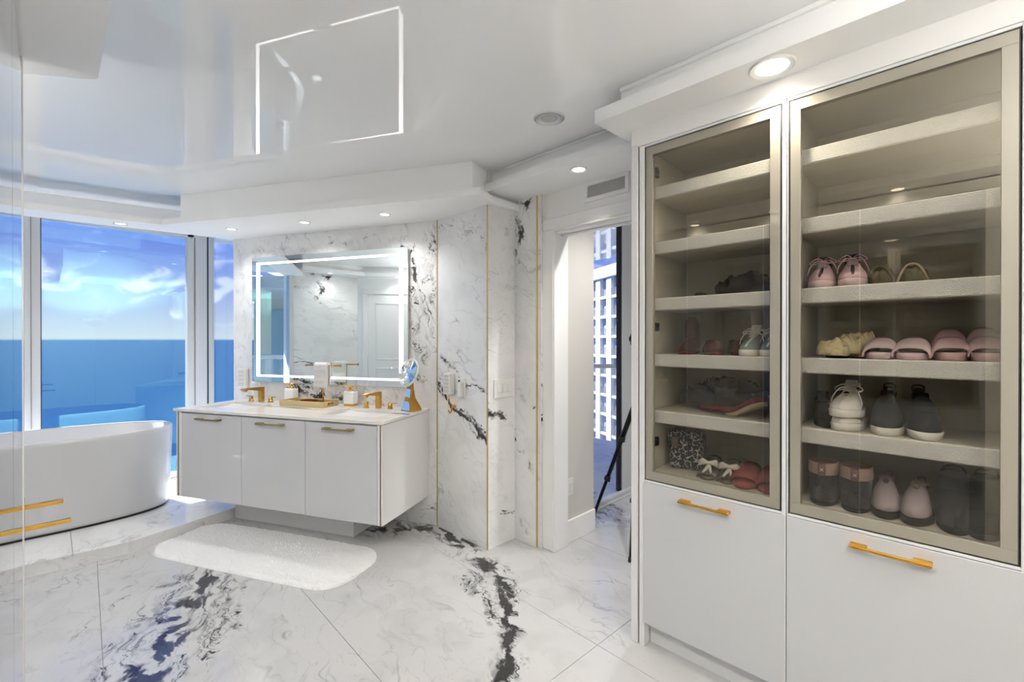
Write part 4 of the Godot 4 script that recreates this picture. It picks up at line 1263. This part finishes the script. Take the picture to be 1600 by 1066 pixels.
# ---------------------------------------------------------------- shoes: local z towards the toe, y up, origin under the middle of the sole
func sole_outline(l: float, w: float, side := 1.0, n := 40) -> PackedVector2Array:
	var r := PackedVector2Array()
	for i in n:
		var t := TAU * i / n
		var s := sin(t)                              # -1 heel .. 1 toe
		var u := (s + 1) / 2
		var half := along([0.0, 0.66, 0.25, 0.66, 0.45, 0.74, 0.68, 1.0, 0.85, 0.98, 1.0, 0.9], u) * w / 2
		var c := cos(t)
		r.append(Vector2(signf(c) * pow(absf(c), 0.75) * half + side * 0.04 * w * sin(PI * u * 1.2), signf(s) * pow(absf(s), 1.0) * l / 2))
	return r


func sole(l: float, w: float, y0: float, y1: float, grow := 0.0, side := 1.0) -> SurfaceTool:
	var st := S(true)
	var o := sole_outline(l, w, side)
	var rings := []
	for q in [[y0, 0.0], [y0 + 0.002, 0.0025], [y1 - 0.003, 0.0025 + grow], [y1, grow]]:
		var r := PackedVector3Array()
		for p in o:
			r.append(Vector3(p.x * (1 + q[1] * 2 / w), q[0], p.y * (1 + q[1] * 2 / l)))
		rings.append(r)
	return loft(st, rings)


func upper(l: float, w: float, y0: float, hs: Array, u0 := 0.0, u1 := 1.0, pinch := 0.85, n := 22) -> SurfaceTool:
	var st := S(true)
	var rings := []
	for i in n + 1:
		var u := lerpf(u0, u1, i / float(n))
		var s := clampf(u * 2 - 1, -0.998, 0.998)
		var half := along([0.0, 0.66, 0.25, 0.64, 0.45, 0.72, 0.68, 0.98, 0.85, 0.96, 1.0, 0.88], u) * w / 2 * pow(1 - pow(absf(s), 3.2), 0.42)
		var h: float = along(hs, u) * (1.0 if u0 > 0.02 or u > 0.03 else 0.9)
		var r := PackedVector3Array()
		for k in 17:
			var a := PI * k / 16
			var c := cos(a)
			var sn := sin(a)
			r.append(Vector3(signf(c) * pow(absf(c), 0.8) * half * lerpf(1.0, pinch, pow(sn, 1.5)), y0 + pow(sn, 0.8) * h, s * l / 2 * 0.985))
		r.append(Vector3(0, y0 - 0.001, s * l / 2 * 0.985))
		rings.append(r)
	return loft(st, rings)


func place(o: Node3D, x: float, y: float, z: float, turn := 0.0, tilt := 0.0) -> Node3D:
	o.position = Vector3(x, y, z)
	o.rotation_degrees = Vector3(tilt, turn, 0)
	return o


func sneaker(label: String, group: String, p: Dictionary) -> Node3D:
	var l: float = p.get("l", 0.25)
	var w: float = p.get("w", 0.088)
	var h: float = p.get("h", 1.0)
	var side: float = p.get("side", 1.0)
	var t := thing("sneaker", label, "shoe", Vector3.ZERO, 0.0, group)
	var so: StandardMaterial3D = p.sole
	var up: StandardMaterial3D = p.upper
	var ac: StandardMaterial3D = p.get("accent", up)
	obj("sole", sole(l, w, 0.0, 0.026, 0.002, side), so, t)
	var hs: Array = p.hs if p.has("hs") else [0.0, 0.062 * h, 0.06, 0.075 * h, 0.2, 0.06 * h, 0.36, 0.070 * h, 0.46, 0.072 * h, 0.6, 0.055 * h, 0.8, 0.036, 0.93, 0.026, 1.0, 0.012]
	obj("upper", upper(l, w, 0.024, hs, 0.0, 1.0, p.get("pinch", 0.85)), up, t)
	if p.has("lace"):
		obj("toe_stripe", upper(l, w * 0.32, 0.0255, [0.5, 0.066 * h, 0.6, 0.055 * h, 0.8, 0.0365, 0.93, 0.0265, 1.0, 0.013], 0.56, 0.985, 1.0, 10), ac, t)
	# shaded mouth of the shoe as a dark insert, its padded collar and the tongue
	var mouth := S(true)
	loft(mouth, [shift(ellipse(0.022, 0.045, 0.0), Vector3(0, 0.024 + 0.062 * h, -l * 0.25)), shift(ellipse(0.024, 0.047, 0.0), Vector3(0, 0.032 + 0.068 * h, -l * 0.25)), shift(ellipse(0.018, 0.04, 0.0), Vector3(0, 0.030 + 0.064 * h, -l * 0.25))])
	obj("lining", mouth, p.get("inside", M.black_plastic), t)
	obj("heel_tab", bx(S(), Vector3(-0.012, 0.045, -l * 0.485), Vector3(0.012, 0.036 + 0.078 * h, -l * 0.44), 0.005), ac, t)
	obj("tongue", bx(S(), Vector3(-0.019, 0.0, -0.004), Vector3(0.019, p.get("tongue", 0.052), 0.004), 0.004, Transform3D(Basis(Vector3.RIGHT, -0.75), Vector3(0, 0.064 + 0.026 * h, 0.005))), ac, t)
	if p.has("lace"):
		var lc := S(true)
		for k in 5:
			var u := 0.48 + 0.045 * k
			var z := (u * 2 - 1) * l / 2
			var y := 0.0285 + along(hs, u)
			var hw := 0.019 - 0.0012 * k
			tube(lc, [Vector3(-hw, y - 0.006, z), Vector3(-hw * 0.5, y + 0.0005, z + 0.003), Vector3(hw * 0.5, y + 0.0005, z + 0.004), Vector3(hw, y - 0.006, z + 0.006)], 0.0023, 6)
		var y0 := 0.030 + along(hs, 0.47)
		for k in [-1, 1]:
			tube(lc, curve([Vector3(0, y0, 0.0), Vector3(0.018 * k, y0 + 0.012, 0.004), Vector3(0.042 * k, y0 - 0.004, 0.01), Vector3(0.030 * k, y0 - 0.012, 0.018), Vector3(0, y0, 0.004)], 4), 0.0022, 6)
			tube(lc, curve([Vector3(0, y0, 0.002), Vector3(0.024 * k, y0 - 0.002, 0.02), Vector3(0.041 * k, y0 - 0.03, 0.034), Vector3(0.047 * k, y0 - 0.055, 0.036)], 4), 0.0022, 6)
		obj("laces", lc, p.lace, t)
	if p.has("badge"):
		obj("badge", lathe(S(true), [0.006, -0.001, 0.009, 0.0, 0.009, 0.0015, 0.006, 0.001, 0.006, -0.001], Vector3.ZERO, 18, Transform3D(Basis(Vector3.RIGHT, 0.9), Vector3(0, 0.031 + along(hs, 0.66), 0.32 * l / 2))), p.badge, t)
	return t


func shift(r: PackedVector3Array, d: Vector3) -> PackedVector3Array:
	for i in r.size():
		r[i] += d
	return r


func strap(l: float, w: float, y0: float, h: float, u0: float, u1: float, lean := 0.0, th := 0.006) -> SurfaceTool:
	# a band over the foot from side to side, open at both ends
	var st := S(true)
	var rings := []
	for i in 25:
		var a := PI * i / 24
		var c := cos(a)
		var sn := sin(a)
		var ring := PackedVector3Array()
		for q in [[u0, 0.0, 0.90], [lerpf(u0, u1, 0.5), -0.10 * h, 1.0], [u1, -0.45 * h, 1.02], [u1, -0.45 * h - th, 0.98 - th * 9], [lerpf(u0, u1, 0.5), -0.10 * h - th, 1.0 - th * 12], [u0, -th, 0.90 - th * 12]]:
			var half: float = w / 2 * q[2]
			ring.append(Vector3(signf(c) * pow(absf(c), 0.7) * half, y0 + pow(sn, 0.75) * (h + q[1]) - 0.003, (q[0] * 2 - 1) * l / 2 + lean * sn))
		rings.append(ring)
	return loft(st, rings)


func slide(label: String, group: String, p: Dictionary) -> Node3D:
	var l: float = p.get("l", 0.25)
	var w: float = p.get("w", 0.09)
	var t := thing("slide_sandal", label, "shoe", Vector3.ZERO, 0.0, group)
	var th: float = p.get("th", 0.03)
	obj("sole", sole(l, w, 0.0, th, 0.0, p.get("side", 1.0)), p.sole, t)
	obj("footbed", sole(l * 0.93, w * 0.88, th - 0.004, th + 0.002, 0.0, p.get("side", 1.0)), p.get("bed", p.sole), t)
	for q in p.straps:
		obj("strap", strap(l, w * 1.05, th - 0.012, q[2], q[0], q[1], q[3], 0.007), p.upper, t)
	return t


func pair(o: Node3D, label2: String, dx: float, dz := 0.0, turn := 0.0) -> Node3D:
	var r: Node3D = o.duplicate()
	r.name = String(o.name) + "_001"
	add_child(r, true)
	r.position = o.position + Vector3(dx, 0, dz)
	r.rotation_degrees.y = o.rotation_degrees.y + turn
	r.set_meta("label", label2)
	return r


func slump(w: float, d: float, h: float, seed_: int, lobes := 3.0) -> SurfaceTool:
	# a soft heap: a flattened dome with folds
	var nz := FastNoiseLite.new()
	nz.seed = seed_
	nz.frequency = 1.0
	var st := S(true)
	var rings := []
	for j in 13:
		var f := j / 12.0
		var r := PackedVector3Array()
		for i in 40:
			var a := TAU * i / 40
			var k := cos(f * PI / 2)
			var n := nz.get_noise_3d(cos(a) * lobes, f * 2.0, sin(a) * lobes)
			var n2 := nz.get_noise_3d(cos(a) * k * lobes * 1.3 + 9, 4.0, sin(a) * k * lobes * 1.3)
			var rr := pow(k, 0.6) * (1.0 + 0.22 * n)
			r.append(Vector3(cos(a) * rr * w / 2, maxf(0.0, pow(sin(f * PI / 2), 0.8) * h * (1.0 + 0.6 * n2)), sin(a) * rr * d / 2))
		rings.append(r)
	return loft(st, rings)


func shoes() -> void:
	var fab := func(c: Color, r := 0.85) -> StandardMaterial3D:
		var m := cloth(c, 0.06, 90.0)
		m.roughness = r
		m.rim = 0.1
		return m
	var pink: StandardMaterial3D = fab.call(Color(0.74, 0.61, 0.60))
	var pale_pink: StandardMaterial3D = fab.call(Color(0.78, 0.68, 0.665))
	var mauve: StandardMaterial3D = fab.call(Color(0.58, 0.52, 0.505))
	var white: StandardMaterial3D = fab.call(Color(0.86, 0.83, 0.77))
	var charcoal: StandardMaterial3D = fab.call(Color(0.19, 0.19, 0.19))
	var black: StandardMaterial3D = fab.call(Color(0.075, 0.07, 0.07))
	var red: StandardMaterial3D = fab.call(Color(0.52, 0.24, 0.21))
	var maroon: StandardMaterial3D = fab.call(Color(0.36, 0.12, 0.12))
	var brown: StandardMaterial3D = fab.call(Color(0.26, 0.15, 0.11), 0.45)
	var grey_blue: StandardMaterial3D = fab.call(Color(0.47, 0.52, 0.50))
	var tan := mat(Color(0.66, 0.58, 0.45), 0.6)
	var silver := mat(Color(0.42, 0.38, 0.33), 0.35, 0.4)
	var satin := mat(Color(0.68, 0.61, 0.44), 0.3)
	satin.rim_enabled = true
	var white_sole := mat(Color(0.85, 0.82, 0.76), 0.6)
	var zb := -2.085
	# ---- wider-looking cabinet, top shoe shelf
	var a := sneaker("pink lace-up sneaker with dark toe stripe, nearer the cabinet's side wall", "pink lace-up sneakers", {"upper": pink, "accent": charcoal, "sole": pale_pink, "lace": pink, "w": 0.092, "h": 1.15})
	place(a, -0.372, 1.589, zb, 4)
	pair(a, "pink lace-up sneaker with dark toe stripe, beside the olive strappy pair", 0.09, 0.0, 4)
	var ol := thing("strappy_shoes", "crumpled olive strappy shoes lying beside the pink lace-up sneakers", "shoes", Vector3(-0.155, 1.589, -2.07))
	var olive: StandardMaterial3D = fab.call(Color(0.36, 0.33, 0.24), 0.5)
	for k in [-1, 1]:
		var bd := obj("strap_bundle", slump(0.085, 0.14, 0.055, 7 + k, 4.0), olive, ol)
		bd.position.x = 0.042 * k
		var bs := S(true)
		for q in 4:
			tube(bs, curve([Vector3(-0.038, 0.006, 0.05 - 0.03 * q), Vector3(-0.015, 0.06, 0.045 - 0.028 * q), Vector3(0.018, 0.058, 0.05 - 0.03 * q), Vector3(0.04, 0.006, 0.04 - 0.03 * q)], 5), 0.004, 6)
		obj("buckle_strap", bs, tan if k > 0 else olive, bd)
	# ---- second shelf
	var sa := thing("satin_shoe", "pale gold satin shoe with a knotted bow and folded strap", "shoe", Vector3(-0.330, 1.334, -2.07), 12)
	obj("sole", sole(0.22, 0.075, 0.0, 0.01), black, sa)
	obj("toe_cap", upper(0.22, 0.08, 0.008, [0.5, 0.05, 0.7, 0.05, 0.9, 0.035, 1.0, 0.015], 0.5, 1.0), satin, sa)
	for k in 3:
		var kn := obj("bow_fold", slump(0.10, 0.075, 0.05 + 0.008 * k, 20 + k, 1.6), satin, sa)
		kn.position = Vector3(0.045 * k - 0.012, 0.012 + 0.004 * k, 0.062 - 0.03 * k)
	obj("strap_end", bx(S(), Vector3(0.06, 0.002, -0.01), Vector3(0.11, 0.012, 0.04), 0.004), satin, sa)
	var st1 := [[0.48, 0.93, 0.070, -0.01]]
	a = slide("pale pink single-band slide nearest the gold satin shoe", "pale pink slides", {"sole": pale_pink, "upper": pale_pink, "bed": mauve, "w": 0.094, "straps": st1, "th": 0.022})
	place(a, -0.197, 1.334, zb - 0.005, 3)
	pair(a, "pale pink single-band slide beside the two-strap mauve slides", 0.087, 0.012, -5)
	var st2 := [[0.60, 0.93, 0.066, -0.008], [0.30, 0.56, 0.095, -0.02]]
	a = slide("mauve two-strap slide nearer the pale pink slides", "mauve two-strap slides", {"sole": pink, "upper": pink, "bed": brown, "w": 0.09, "straps": st2, "th": 0.026})
	place(a, -0.022, 1.334, zb - 0.012, 3)
	pair(a, "mauve two-strap slide against the cabinet's end wall", 0.082, 0.0, 0)
	# ---- third shelf
	a = sneaker("low black shoe half hidden behind the cream sneaker", "", {"upper": black, "sole": black, "l": 0.2, "w": 0.08, "h": 0.8})
	place(a, -0.370, 1.077, -2.09, 20)
	a = sneaker("cream sneaker with a round tongue patch propped on its pair", "cream sneakers", {"upper": white, "sole": white_sole, "accent": white, "w": 0.10, "l": 0.23, "h": 1.0, "badge": brown, "lace": white, "inside": brown})
	place(a, -0.290, 1.122, -2.075, -6, -2)
	a = sneaker("cream sneaker lying underneath, on the shelf itself", "cream sneakers", {"upper": white, "sole": white_sole, "accent": white, "w": 0.094, "l": 0.23, "h": 0.28, "inside": brown})
	place(a, -0.286, 1.077, -2.08, -8)
	a = sneaker("charcoal knit sneaker with heel loop beside the cream sneakers", "charcoal knit sneakers", {"upper": charcoal, "sole": white_sole, "accent": black, "w": 0.092, "h": 1.45, "l": 0.255, "pinch": 0.97, "hs": [0.0, 0.09, 0.2, 0.10, 0.46, 0.108, 0.6, 0.104, 0.76, 0.085, 0.9, 0.055, 1.0, 0.02]})
	place(a, -0.182, 1.077, zb - 0.01, 2)
	loop(a)
	var a2 := pair(a, "charcoal knit sneaker with heel loop nearer the cabinet's end wall", 0.093, 0.008, 6)
	a2.scale = Vector3(1.0, 1.0, 1.0)
	# ---- bottom
	for k in 2:
		var kb := thing("slipper_boot", ["dark knit slipper boot in the corner with a beige cuff", "dark knit slipper boot beside the mauve sneakers, beige cuff"][k], "boot", Vector3(-0.362 + 0.097 * k, 0.801, -2.07), 4.0, "knit slipper boots")
		var kn: StandardMaterial3D = speckle()
		obj("boot_foot", upper(0.235, 0.092, 0.012, [0.0, 0.07, 0.4, 0.085, 0.6, 0.09, 0.8, 0.08, 1.0, 0.05]), kn, kb)
		obj("sole", sole(0.24, 0.09, 0.0, 0.014), black, kb)
		var sh := []
		for q in [[0.05, 0.0], [0.10, 0.0], [0.115, 0.003]]:
			sh.append(shift(ellipse(0.045 + q[1], 0.06 + q[1], q[0]), Vector3(0, 0, 0.045)))
		obj("boot_shaft", loft(S(true), sh), kn, kb)
		obj("cuff", loft(S(true), [shift(ellipse(0.047, 0.062, 0.108), Vector3(0, 0, 0.045)), shift(ellipse(0.049, 0.064, 0.112), Vector3(0, 0, 0.045)), shift(ellipse(0.048, 0.063, 0.148), Vector3(0, 0, 0.045)), shift(ellipse(0.043, 0.058, 0.15), Vector3(0, 0, 0.045)), shift(ellipse(0.040, 0.055, 0.12), Vector3(0, 0, 0.045))]), tan_fur(), kb)
		var tab := obj("tab", bx(S(), Vector3(-0.012, 0.106, 0.106), Vector3(0.012, 0.15, 0.1115), 0.002), mat(Color(0.35, 0.22, 0.17), 0.6), kb)
		var xs := S()
		for g in [-1, 1]:
			bx(xs, Vector3(-0.007, -0.0008, 0), Vector3(0.007, 0.0008, 0.0012), 0.0, Transform3D(Basis(Vector3.BACK, PI / 4 * g), Vector3(0, 0.128, 0.1112)))
		obj("cross_stitch", xs, white_sole, tab)
	a = sneaker("mauve knit trainer nearer the slipper boots", "mauve knit trainers", {"upper": mauve, "sole": black, "accent": mauve, "w": 0.085, "h": 1.0, "l": 0.235, "badge": silver, "inside": mauve, "tongue": 0.03, "pinch": 0.93, "hs": [0.0, 0.07, 0.2, 0.075, 0.46, 0.09, 0.6, 0.085, 0.76, 0.066, 0.9, 0.04, 1.0, 0.015]})
	place(a, -0.182, 0.801, -2.07, 3)
	pair(a, "mauve knit trainer nearer the charcoal ankle boots", 0.083, 0.008, -6)
	for k in 2:
		var bt := thing("ankle_boot", ["charcoal fabric ankle boot beside the mauve trainers", "charcoal fabric ankle boot against the end wall"][k], "boot", Vector3(-0.012 + 0.075 * k, 0.801, -2.065 + 0.0 * k), 2.0 - 8.0 * k, "charcoal ankle boots")
		var bm := charcoal if k == 0 else black
		obj("sole", sole(0.24, 0.085, 0.0, 0.02), black, bt)
		obj("boot_foot", upper(0.235, 0.088, 0.018, [0.0, 0.10, 0.5, 0.11, 0.7, 0.09, 0.85, 0.06, 1.0, 0.035]), bm, bt)
		var sh2 := []
		for q in [[0.03, 0.041], [0.10, 0.041], [0.165, 0.037], [0.172, 0.034]]:
			sh2.append(shift(ellipse(q[1], q[1] * 1.5, q[0]), Vector3(0, 0, 0.02)))
		obj("boot_shaft", loft(S(true), sh2), bm, bt)
		obj("pull_loop", tube(S(true), curve([Vector3(-0.03, 0.165, 0.02), Vector3(-0.018, 0.19, 0.015), Vector3(0.018, 0.19, 0.015), Vector3(0.03, 0.165, 0.02)], 5), 0.0035, 6), M.black_plastic, bt)
	# ---- cabinet by the doorway, top shoe shelf
	var bag := obj("cloth_bag", slump(0.25, 0.20, 0.085, 31, 1.6), black)
	bag.position = Vector3(-0.66, 1.589, -2.12)
	tag(bag, "slouchy black cloth bag lying on the shelf", "bag")
	var ft := thing("flat_sandal", "flat black sandals lying beside the black cloth bag", "shoe", Vector3(-0.85, 1.589, -2.09), 70.0)
	obj("sole", sole(0.21, 0.07, 0.0, 0.012), black, ft)
	obj("strap", strap(0.21, 0.075, 0.0, 0.03, 0.5, 0.7, 0.0, 0.004), black, ft)
	obj("heel_strap", strap(0.21, 0.07, 0.0, 0.022, 0.05, 0.2, 0.0, 0.004), black, ft)
	# ---- second shelf
	var hl := thing("heeled_boot", "tall dark brown suede heel standing nearest the door hinge", "boot", Vector3(-0.895, 1.334, -2.10), 8.0)
	obj("boot_foot", upper(0.21, 0.08, 0.012, [0.0, 0.06, 0.5, 0.07, 0.7, 0.06, 0.9, 0.04, 1.0, 0.02]), brown, hl)
	obj("boot_shaft", loft(S(true), [shift(ellipse(0.036, 0.045, 0.03), Vector3(0, 0, -0.03)), shift(ellipse(0.034, 0.045, 0.11), Vector3(0, 0, -0.03)), shift(ellipse(0.030, 0.040, 0.15), Vector3(0, 0, -0.025)), shift(ellipse(0.016, 0.020, 0.175), Vector3(0, 0, -0.02))]), brown, hl)
	obj("sole", sole(0.215, 0.08, 0.0, 0.014), maroon, hl)
	a = loafer("brown leather loafer beside the tall brown heel", brown, maroon)
	place(a, -0.795, 1.334, -2.10, 28)
	pair(a, "brown leather loafer in front of the grey sneakers", 0.105, -0.02, 6)
	a = loafer("dark brown slip-on standing behind the grey-green sneakers", black, brown)
	place(a, -0.665, 1.334, -2.17, -12)
	a = sneaker("grey-green sneaker with white rubber toe and loose laces, nearer the loafers", "grey-green sneakers", {"upper": grey_blue, "sole": white_sole, "accent": white, "lace": white, "w": 0.085, "l": 0.235})
	place(a, -0.612, 1.334, -2.075, 0)
	pair(a, "grey-green sneaker with white rubber toe, against the partition", 0.078, 0.0, 0)
	# ---- third shelf
	var wedge := thing("wedge_sandal", "flat maroon suede sandal with a tan wedge sole", "shoe", Vector3(-0.70, 1.077, -2.07), 78.0)
	obj("footbed", loft(S(true), wedge_rings(0.30, 0.10, 0.012, 0.02)), maroon, wedge)
	obj("wedge_heel", loft(S(true), wedge_rings2()), tan, wedge)
	var db := obj("cloth_pouch", slump(0.30, 0.17, 0.085, 52, 2.2), charcoal)
	db.position = Vector3(-0.80, 1.105, -2.15)
	tag(db, "charcoal fabric pouch slumped on the maroon wedge sandal", "bag")
	var db2 := obj("cloth_pouch", slump(0.26, 0.13, 0.055, 57, 2.0), black)
	db2.position = Vector3(-0.74, 1.165, -2.17)
	tag(db2, "thin black fabric pouch lying on the charcoal pouch", "bag")
	var hp := thing("pointed_heel", "grey heel shoe on its side showing a pale insole", "shoe", Vector3(-0.605, 1.125, -2.11), 0.0)
	hp.rotation_degrees = Vector3(-35, 60, 25)
	obj("upper", upper(0.2, 0.07, 0.006, [0.0, 0.05, 0.4, 0.035, 0.7, 0.035, 1.0, 0.01]), charcoal, hp)
	obj("insole", sole(0.19, 0.066, 0.0, 0.008), mat(Color(0.72, 0.68, 0.62), 0.6), hp)
	obj("stiletto", tube(S(true), [Vector3(0, 0.0, -0.085), Vector3(0, -0.05, -0.095)], 0.005), charcoal, hp)
	# ---- bottom
	var lb := thing("patterned_box", "black and white leopard-print bag standing in the cabinet corner", "bag", Vector3(-0.912, 0.801, -2.11), 14.0)
	obj("bag_body", box(Vector3(-0.075, 0.0, -0.06), Vector3(0.075, 0.175, 0.06), 0.014), leopard(), lb)
	obj("bag_flap", box(Vector3(-0.077, 0.12, 0.055), Vector3(0.02, 0.18, 0.066), 0.006), leopard(), lb)
	obj("clasp", box(Vector3(-0.06, 0.10, 0.066), Vector3(-0.03, 0.15, 0.070), 0.002), silver, lb)
	for k in 2:
		var sn := thing("bow_sandal", ["bronze slide with a pale ribbon bow beside the leopard bag", "bronze slide with a pale ribbon bow beside the coral slides"][k], "shoe", Vector3(-0.787 + 0.085 * k, 0.801, -2.075), 8.0, "bronze bow slides")
		obj("sole", sole(0.225, 0.08, 0.0, 0.014), silver, sn)
		obj("strap", strap(0.225, 0.084, 0.004, 0.045, 0.45, 0.92, 0.0, 0.005), silver, sn)
		obj("heel_ring", tube(S(true), ring_path(0.033, 0.03, Vector3(0, 0.035, -0.06)), 0.005, 8), black, sn)
		var bw := S(true)
		for g in [-1, 1]:
			loft(bw, [PackedVector3Array([Vector3(0, 0.056, 0.05), Vector3(0, 0.066, 0.05), Vector3(0, 0.066, 0.062), Vector3(0, 0.056, 0.062)]), PackedVector3Array([Vector3(0.028 * g, 0.050, 0.045), Vector3(0.028 * g, 0.078, 0.045), Vector3(0.028 * g, 0.078, 0.066), Vector3(0.028 * g, 0.050, 0.066)]), PackedVector3Array([Vector3(0.042 * g, 0.044, 0.05), Vector3(0.042 * g, 0.068, 0.05), Vector3(0.042 * g, 0.068, 0.06), Vector3(0.042 * g, 0.044, 0.06)])])
			loft(bw, [PackedVector3Array([Vector3(-0.004, 0.058, 0.056), Vector3(0.008, 0.060, 0.056), Vector3(0.008, 0.056, 0.064), Vector3(-0.004, 0.054, 0.064)]), PackedVector3Array([Vector3(0.012 * g - 0.007, 0.030, 0.088), Vector3(0.012 * g + 0.009, 0.030, 0.088), Vector3(0.012 * g + 0.009, 0.026, 0.094), Vector3(0.012 * g - 0.007, 0.026, 0.094)])])
		obj("ribbon_bow", bw, mat(Color(0.80, 0.76, 0.68), 0.4), sn)
	a = slide("coral red suede slide beside the bow sandals", "coral slides", {"sole": red, "upper": red, "w": 0.105, "straps": [[0.38, 0.90, 0.07, -0.005]], "th": 0.022, "l": 0.255})
	place(a, -0.634, 0.801, -2.075, 6)
	pair(a, "coral red suede slide against the partition", 0.092, 0.0, 4)


func loop(t: Node3D) -> void:
	obj("heel_loop", tube(S(true), curve([Vector3(-0.012, 0.125, -0.112), Vector3(-0.014, 0.155, -0.116), Vector3(0.014, 0.155, -0.116), Vector3(0.012, 0.125, -0.112)], 5), 0.004, 6), M.black_plastic, t)


func loafer(label: String, up: Material, so: Material) -> Node3D:
	var t := thing("loafer", label, "shoe", Vector3.ZERO, 0.0, "")
	obj("sole", sole(0.235, 0.085, 0.0, 0.014), so, t)
	obj("upper", upper(0.23, 0.086, 0.012, [0.0, 0.05, 0.1, 0.055, 0.45, 0.045, 0.6, 0.055, 0.8, 0.04, 1.0, 0.015]), up, t)
	obj("saddle_strap", strap(0.23, 0.09, 0.012, 0.054, 0.58, 0.68, 0.0, 0.004), up, t)
	obj("lining", lathe(S(true), [0.001, 0.0, 0.8, 0.0, 0.9, 0.06, 0.8, 0.08, 0.001, 0.06], Vector3.ZERO, 24, Transform3D(Basis.from_scale(Vector3(0.03, 0.06, 0.06)), Vector3(0, 0.056, -0.045))), M.dark, t)  # dark insert painted as the shaded opening
	return t


func ring_path(a: float, b: float, at: Vector3) -> Array:
	var r := []
	for i in 25:
		var t := TAU * i / 24
		r.append(at + Vector3(cos(t) * a, sin(t) * b, sin(t) * -0.01))
	return r


func wedge_rings(l: float, w: float, y0: float, th: float) -> Array:
	var rings := []
	for i in 17:
		var u := i / 16.0
		var half := w / 2 * pow(1 - pow(absf(u * 2 - 1), 4), 0.5) + 0.001
		var y := y0 + 0.055 * smoothstep(0.45, 0.0, u) * 0.0 + 0.06 * smoothstep(0.5, 1.0, u)
		rings.append(PackedVector3Array([Vector3(-half, y, (u - 0.5) * l), Vector3(half, y, (u - 0.5) * l), Vector3(half, y + th, (u - 0.5) * l), Vector3(-half, y + th, (u - 0.5) * l)]))
	return rings


func wedge_rings2() -> Array:
	var rings := []
	for i in 13:
		var u := 0.48 + 0.52 * i / 12.0
		var half := 0.047 * pow(1 - pow(absf(u * 2 - 1), 4), 0.5) + 0.001
		var y := 0.012 + 0.06 * smoothstep(0.5, 1.0, u)
		rings.append(PackedVector3Array([Vector3(-half, maxf(0.0, y - 0.02), (u - 0.5) * 0.3), Vector3(half, maxf(0.0, y - 0.02), (u - 0.5) * 0.3), Vector3(half, y, (u - 0.5) * 0.3), Vector3(-half, y, (u - 0.5) * 0.3)]))
	return rings


func tan_fur() -> StandardMaterial3D:
	if not M.has("fur"):
		M.fur = cloth(Color(0.60, 0.50, 0.44), 0.15, 120.0)
	return M.fur


func speckle() -> StandardMaterial3D:
	if not M.has("speckle"):
		var t := noise_tex(0.35, 128, FastNoiseLite.TYPE_VALUE, 3)
		var g := Gradient.new()
		g.offsets = PackedFloat32Array([0.0, 0.62, 0.75, 1.0])
		g.colors = PackedColorArray([Color(0.04, 0.04, 0.04), Color(0.09, 0.09, 0.09), Color(0.35, 0.34, 0.32), Color(0.5, 0.48, 0.45)])
		t.color_ramp = g
		M.speckle = cloth(Color.WHITE, 0.15, 80.0)
		M.speckle.albedo_texture = t
	return M.speckle


func leopard() -> StandardMaterial3D:
	if not M.has("leopard"):
		var t := noise_tex(0.05, 256, FastNoiseLite.TYPE_CELLULAR, 8, FastNoiseLite.RETURN_DISTANCE2_SUB)
		var g := Gradient.new()
		g.offsets = PackedFloat32Array([0.0, 0.17, 0.24, 0.5, 1.0])
		g.colors = PackedColorArray([Color(0.78, 0.77, 0.74), Color(0.75, 0.74, 0.72), Color(0.05, 0.05, 0.05), Color(0.04, 0.04, 0.04), Color(0.30, 0.29, 0.28)])
		t.color_ramp = g
		M.leopard = mat(Color.WHITE, 0.4)
		M.leopard.albedo_texture = t
		M.leopard.uv1_triplanar = true
		M.leopard.uv1_scale = Vector3.ONE * 3.2
	return M.leopard
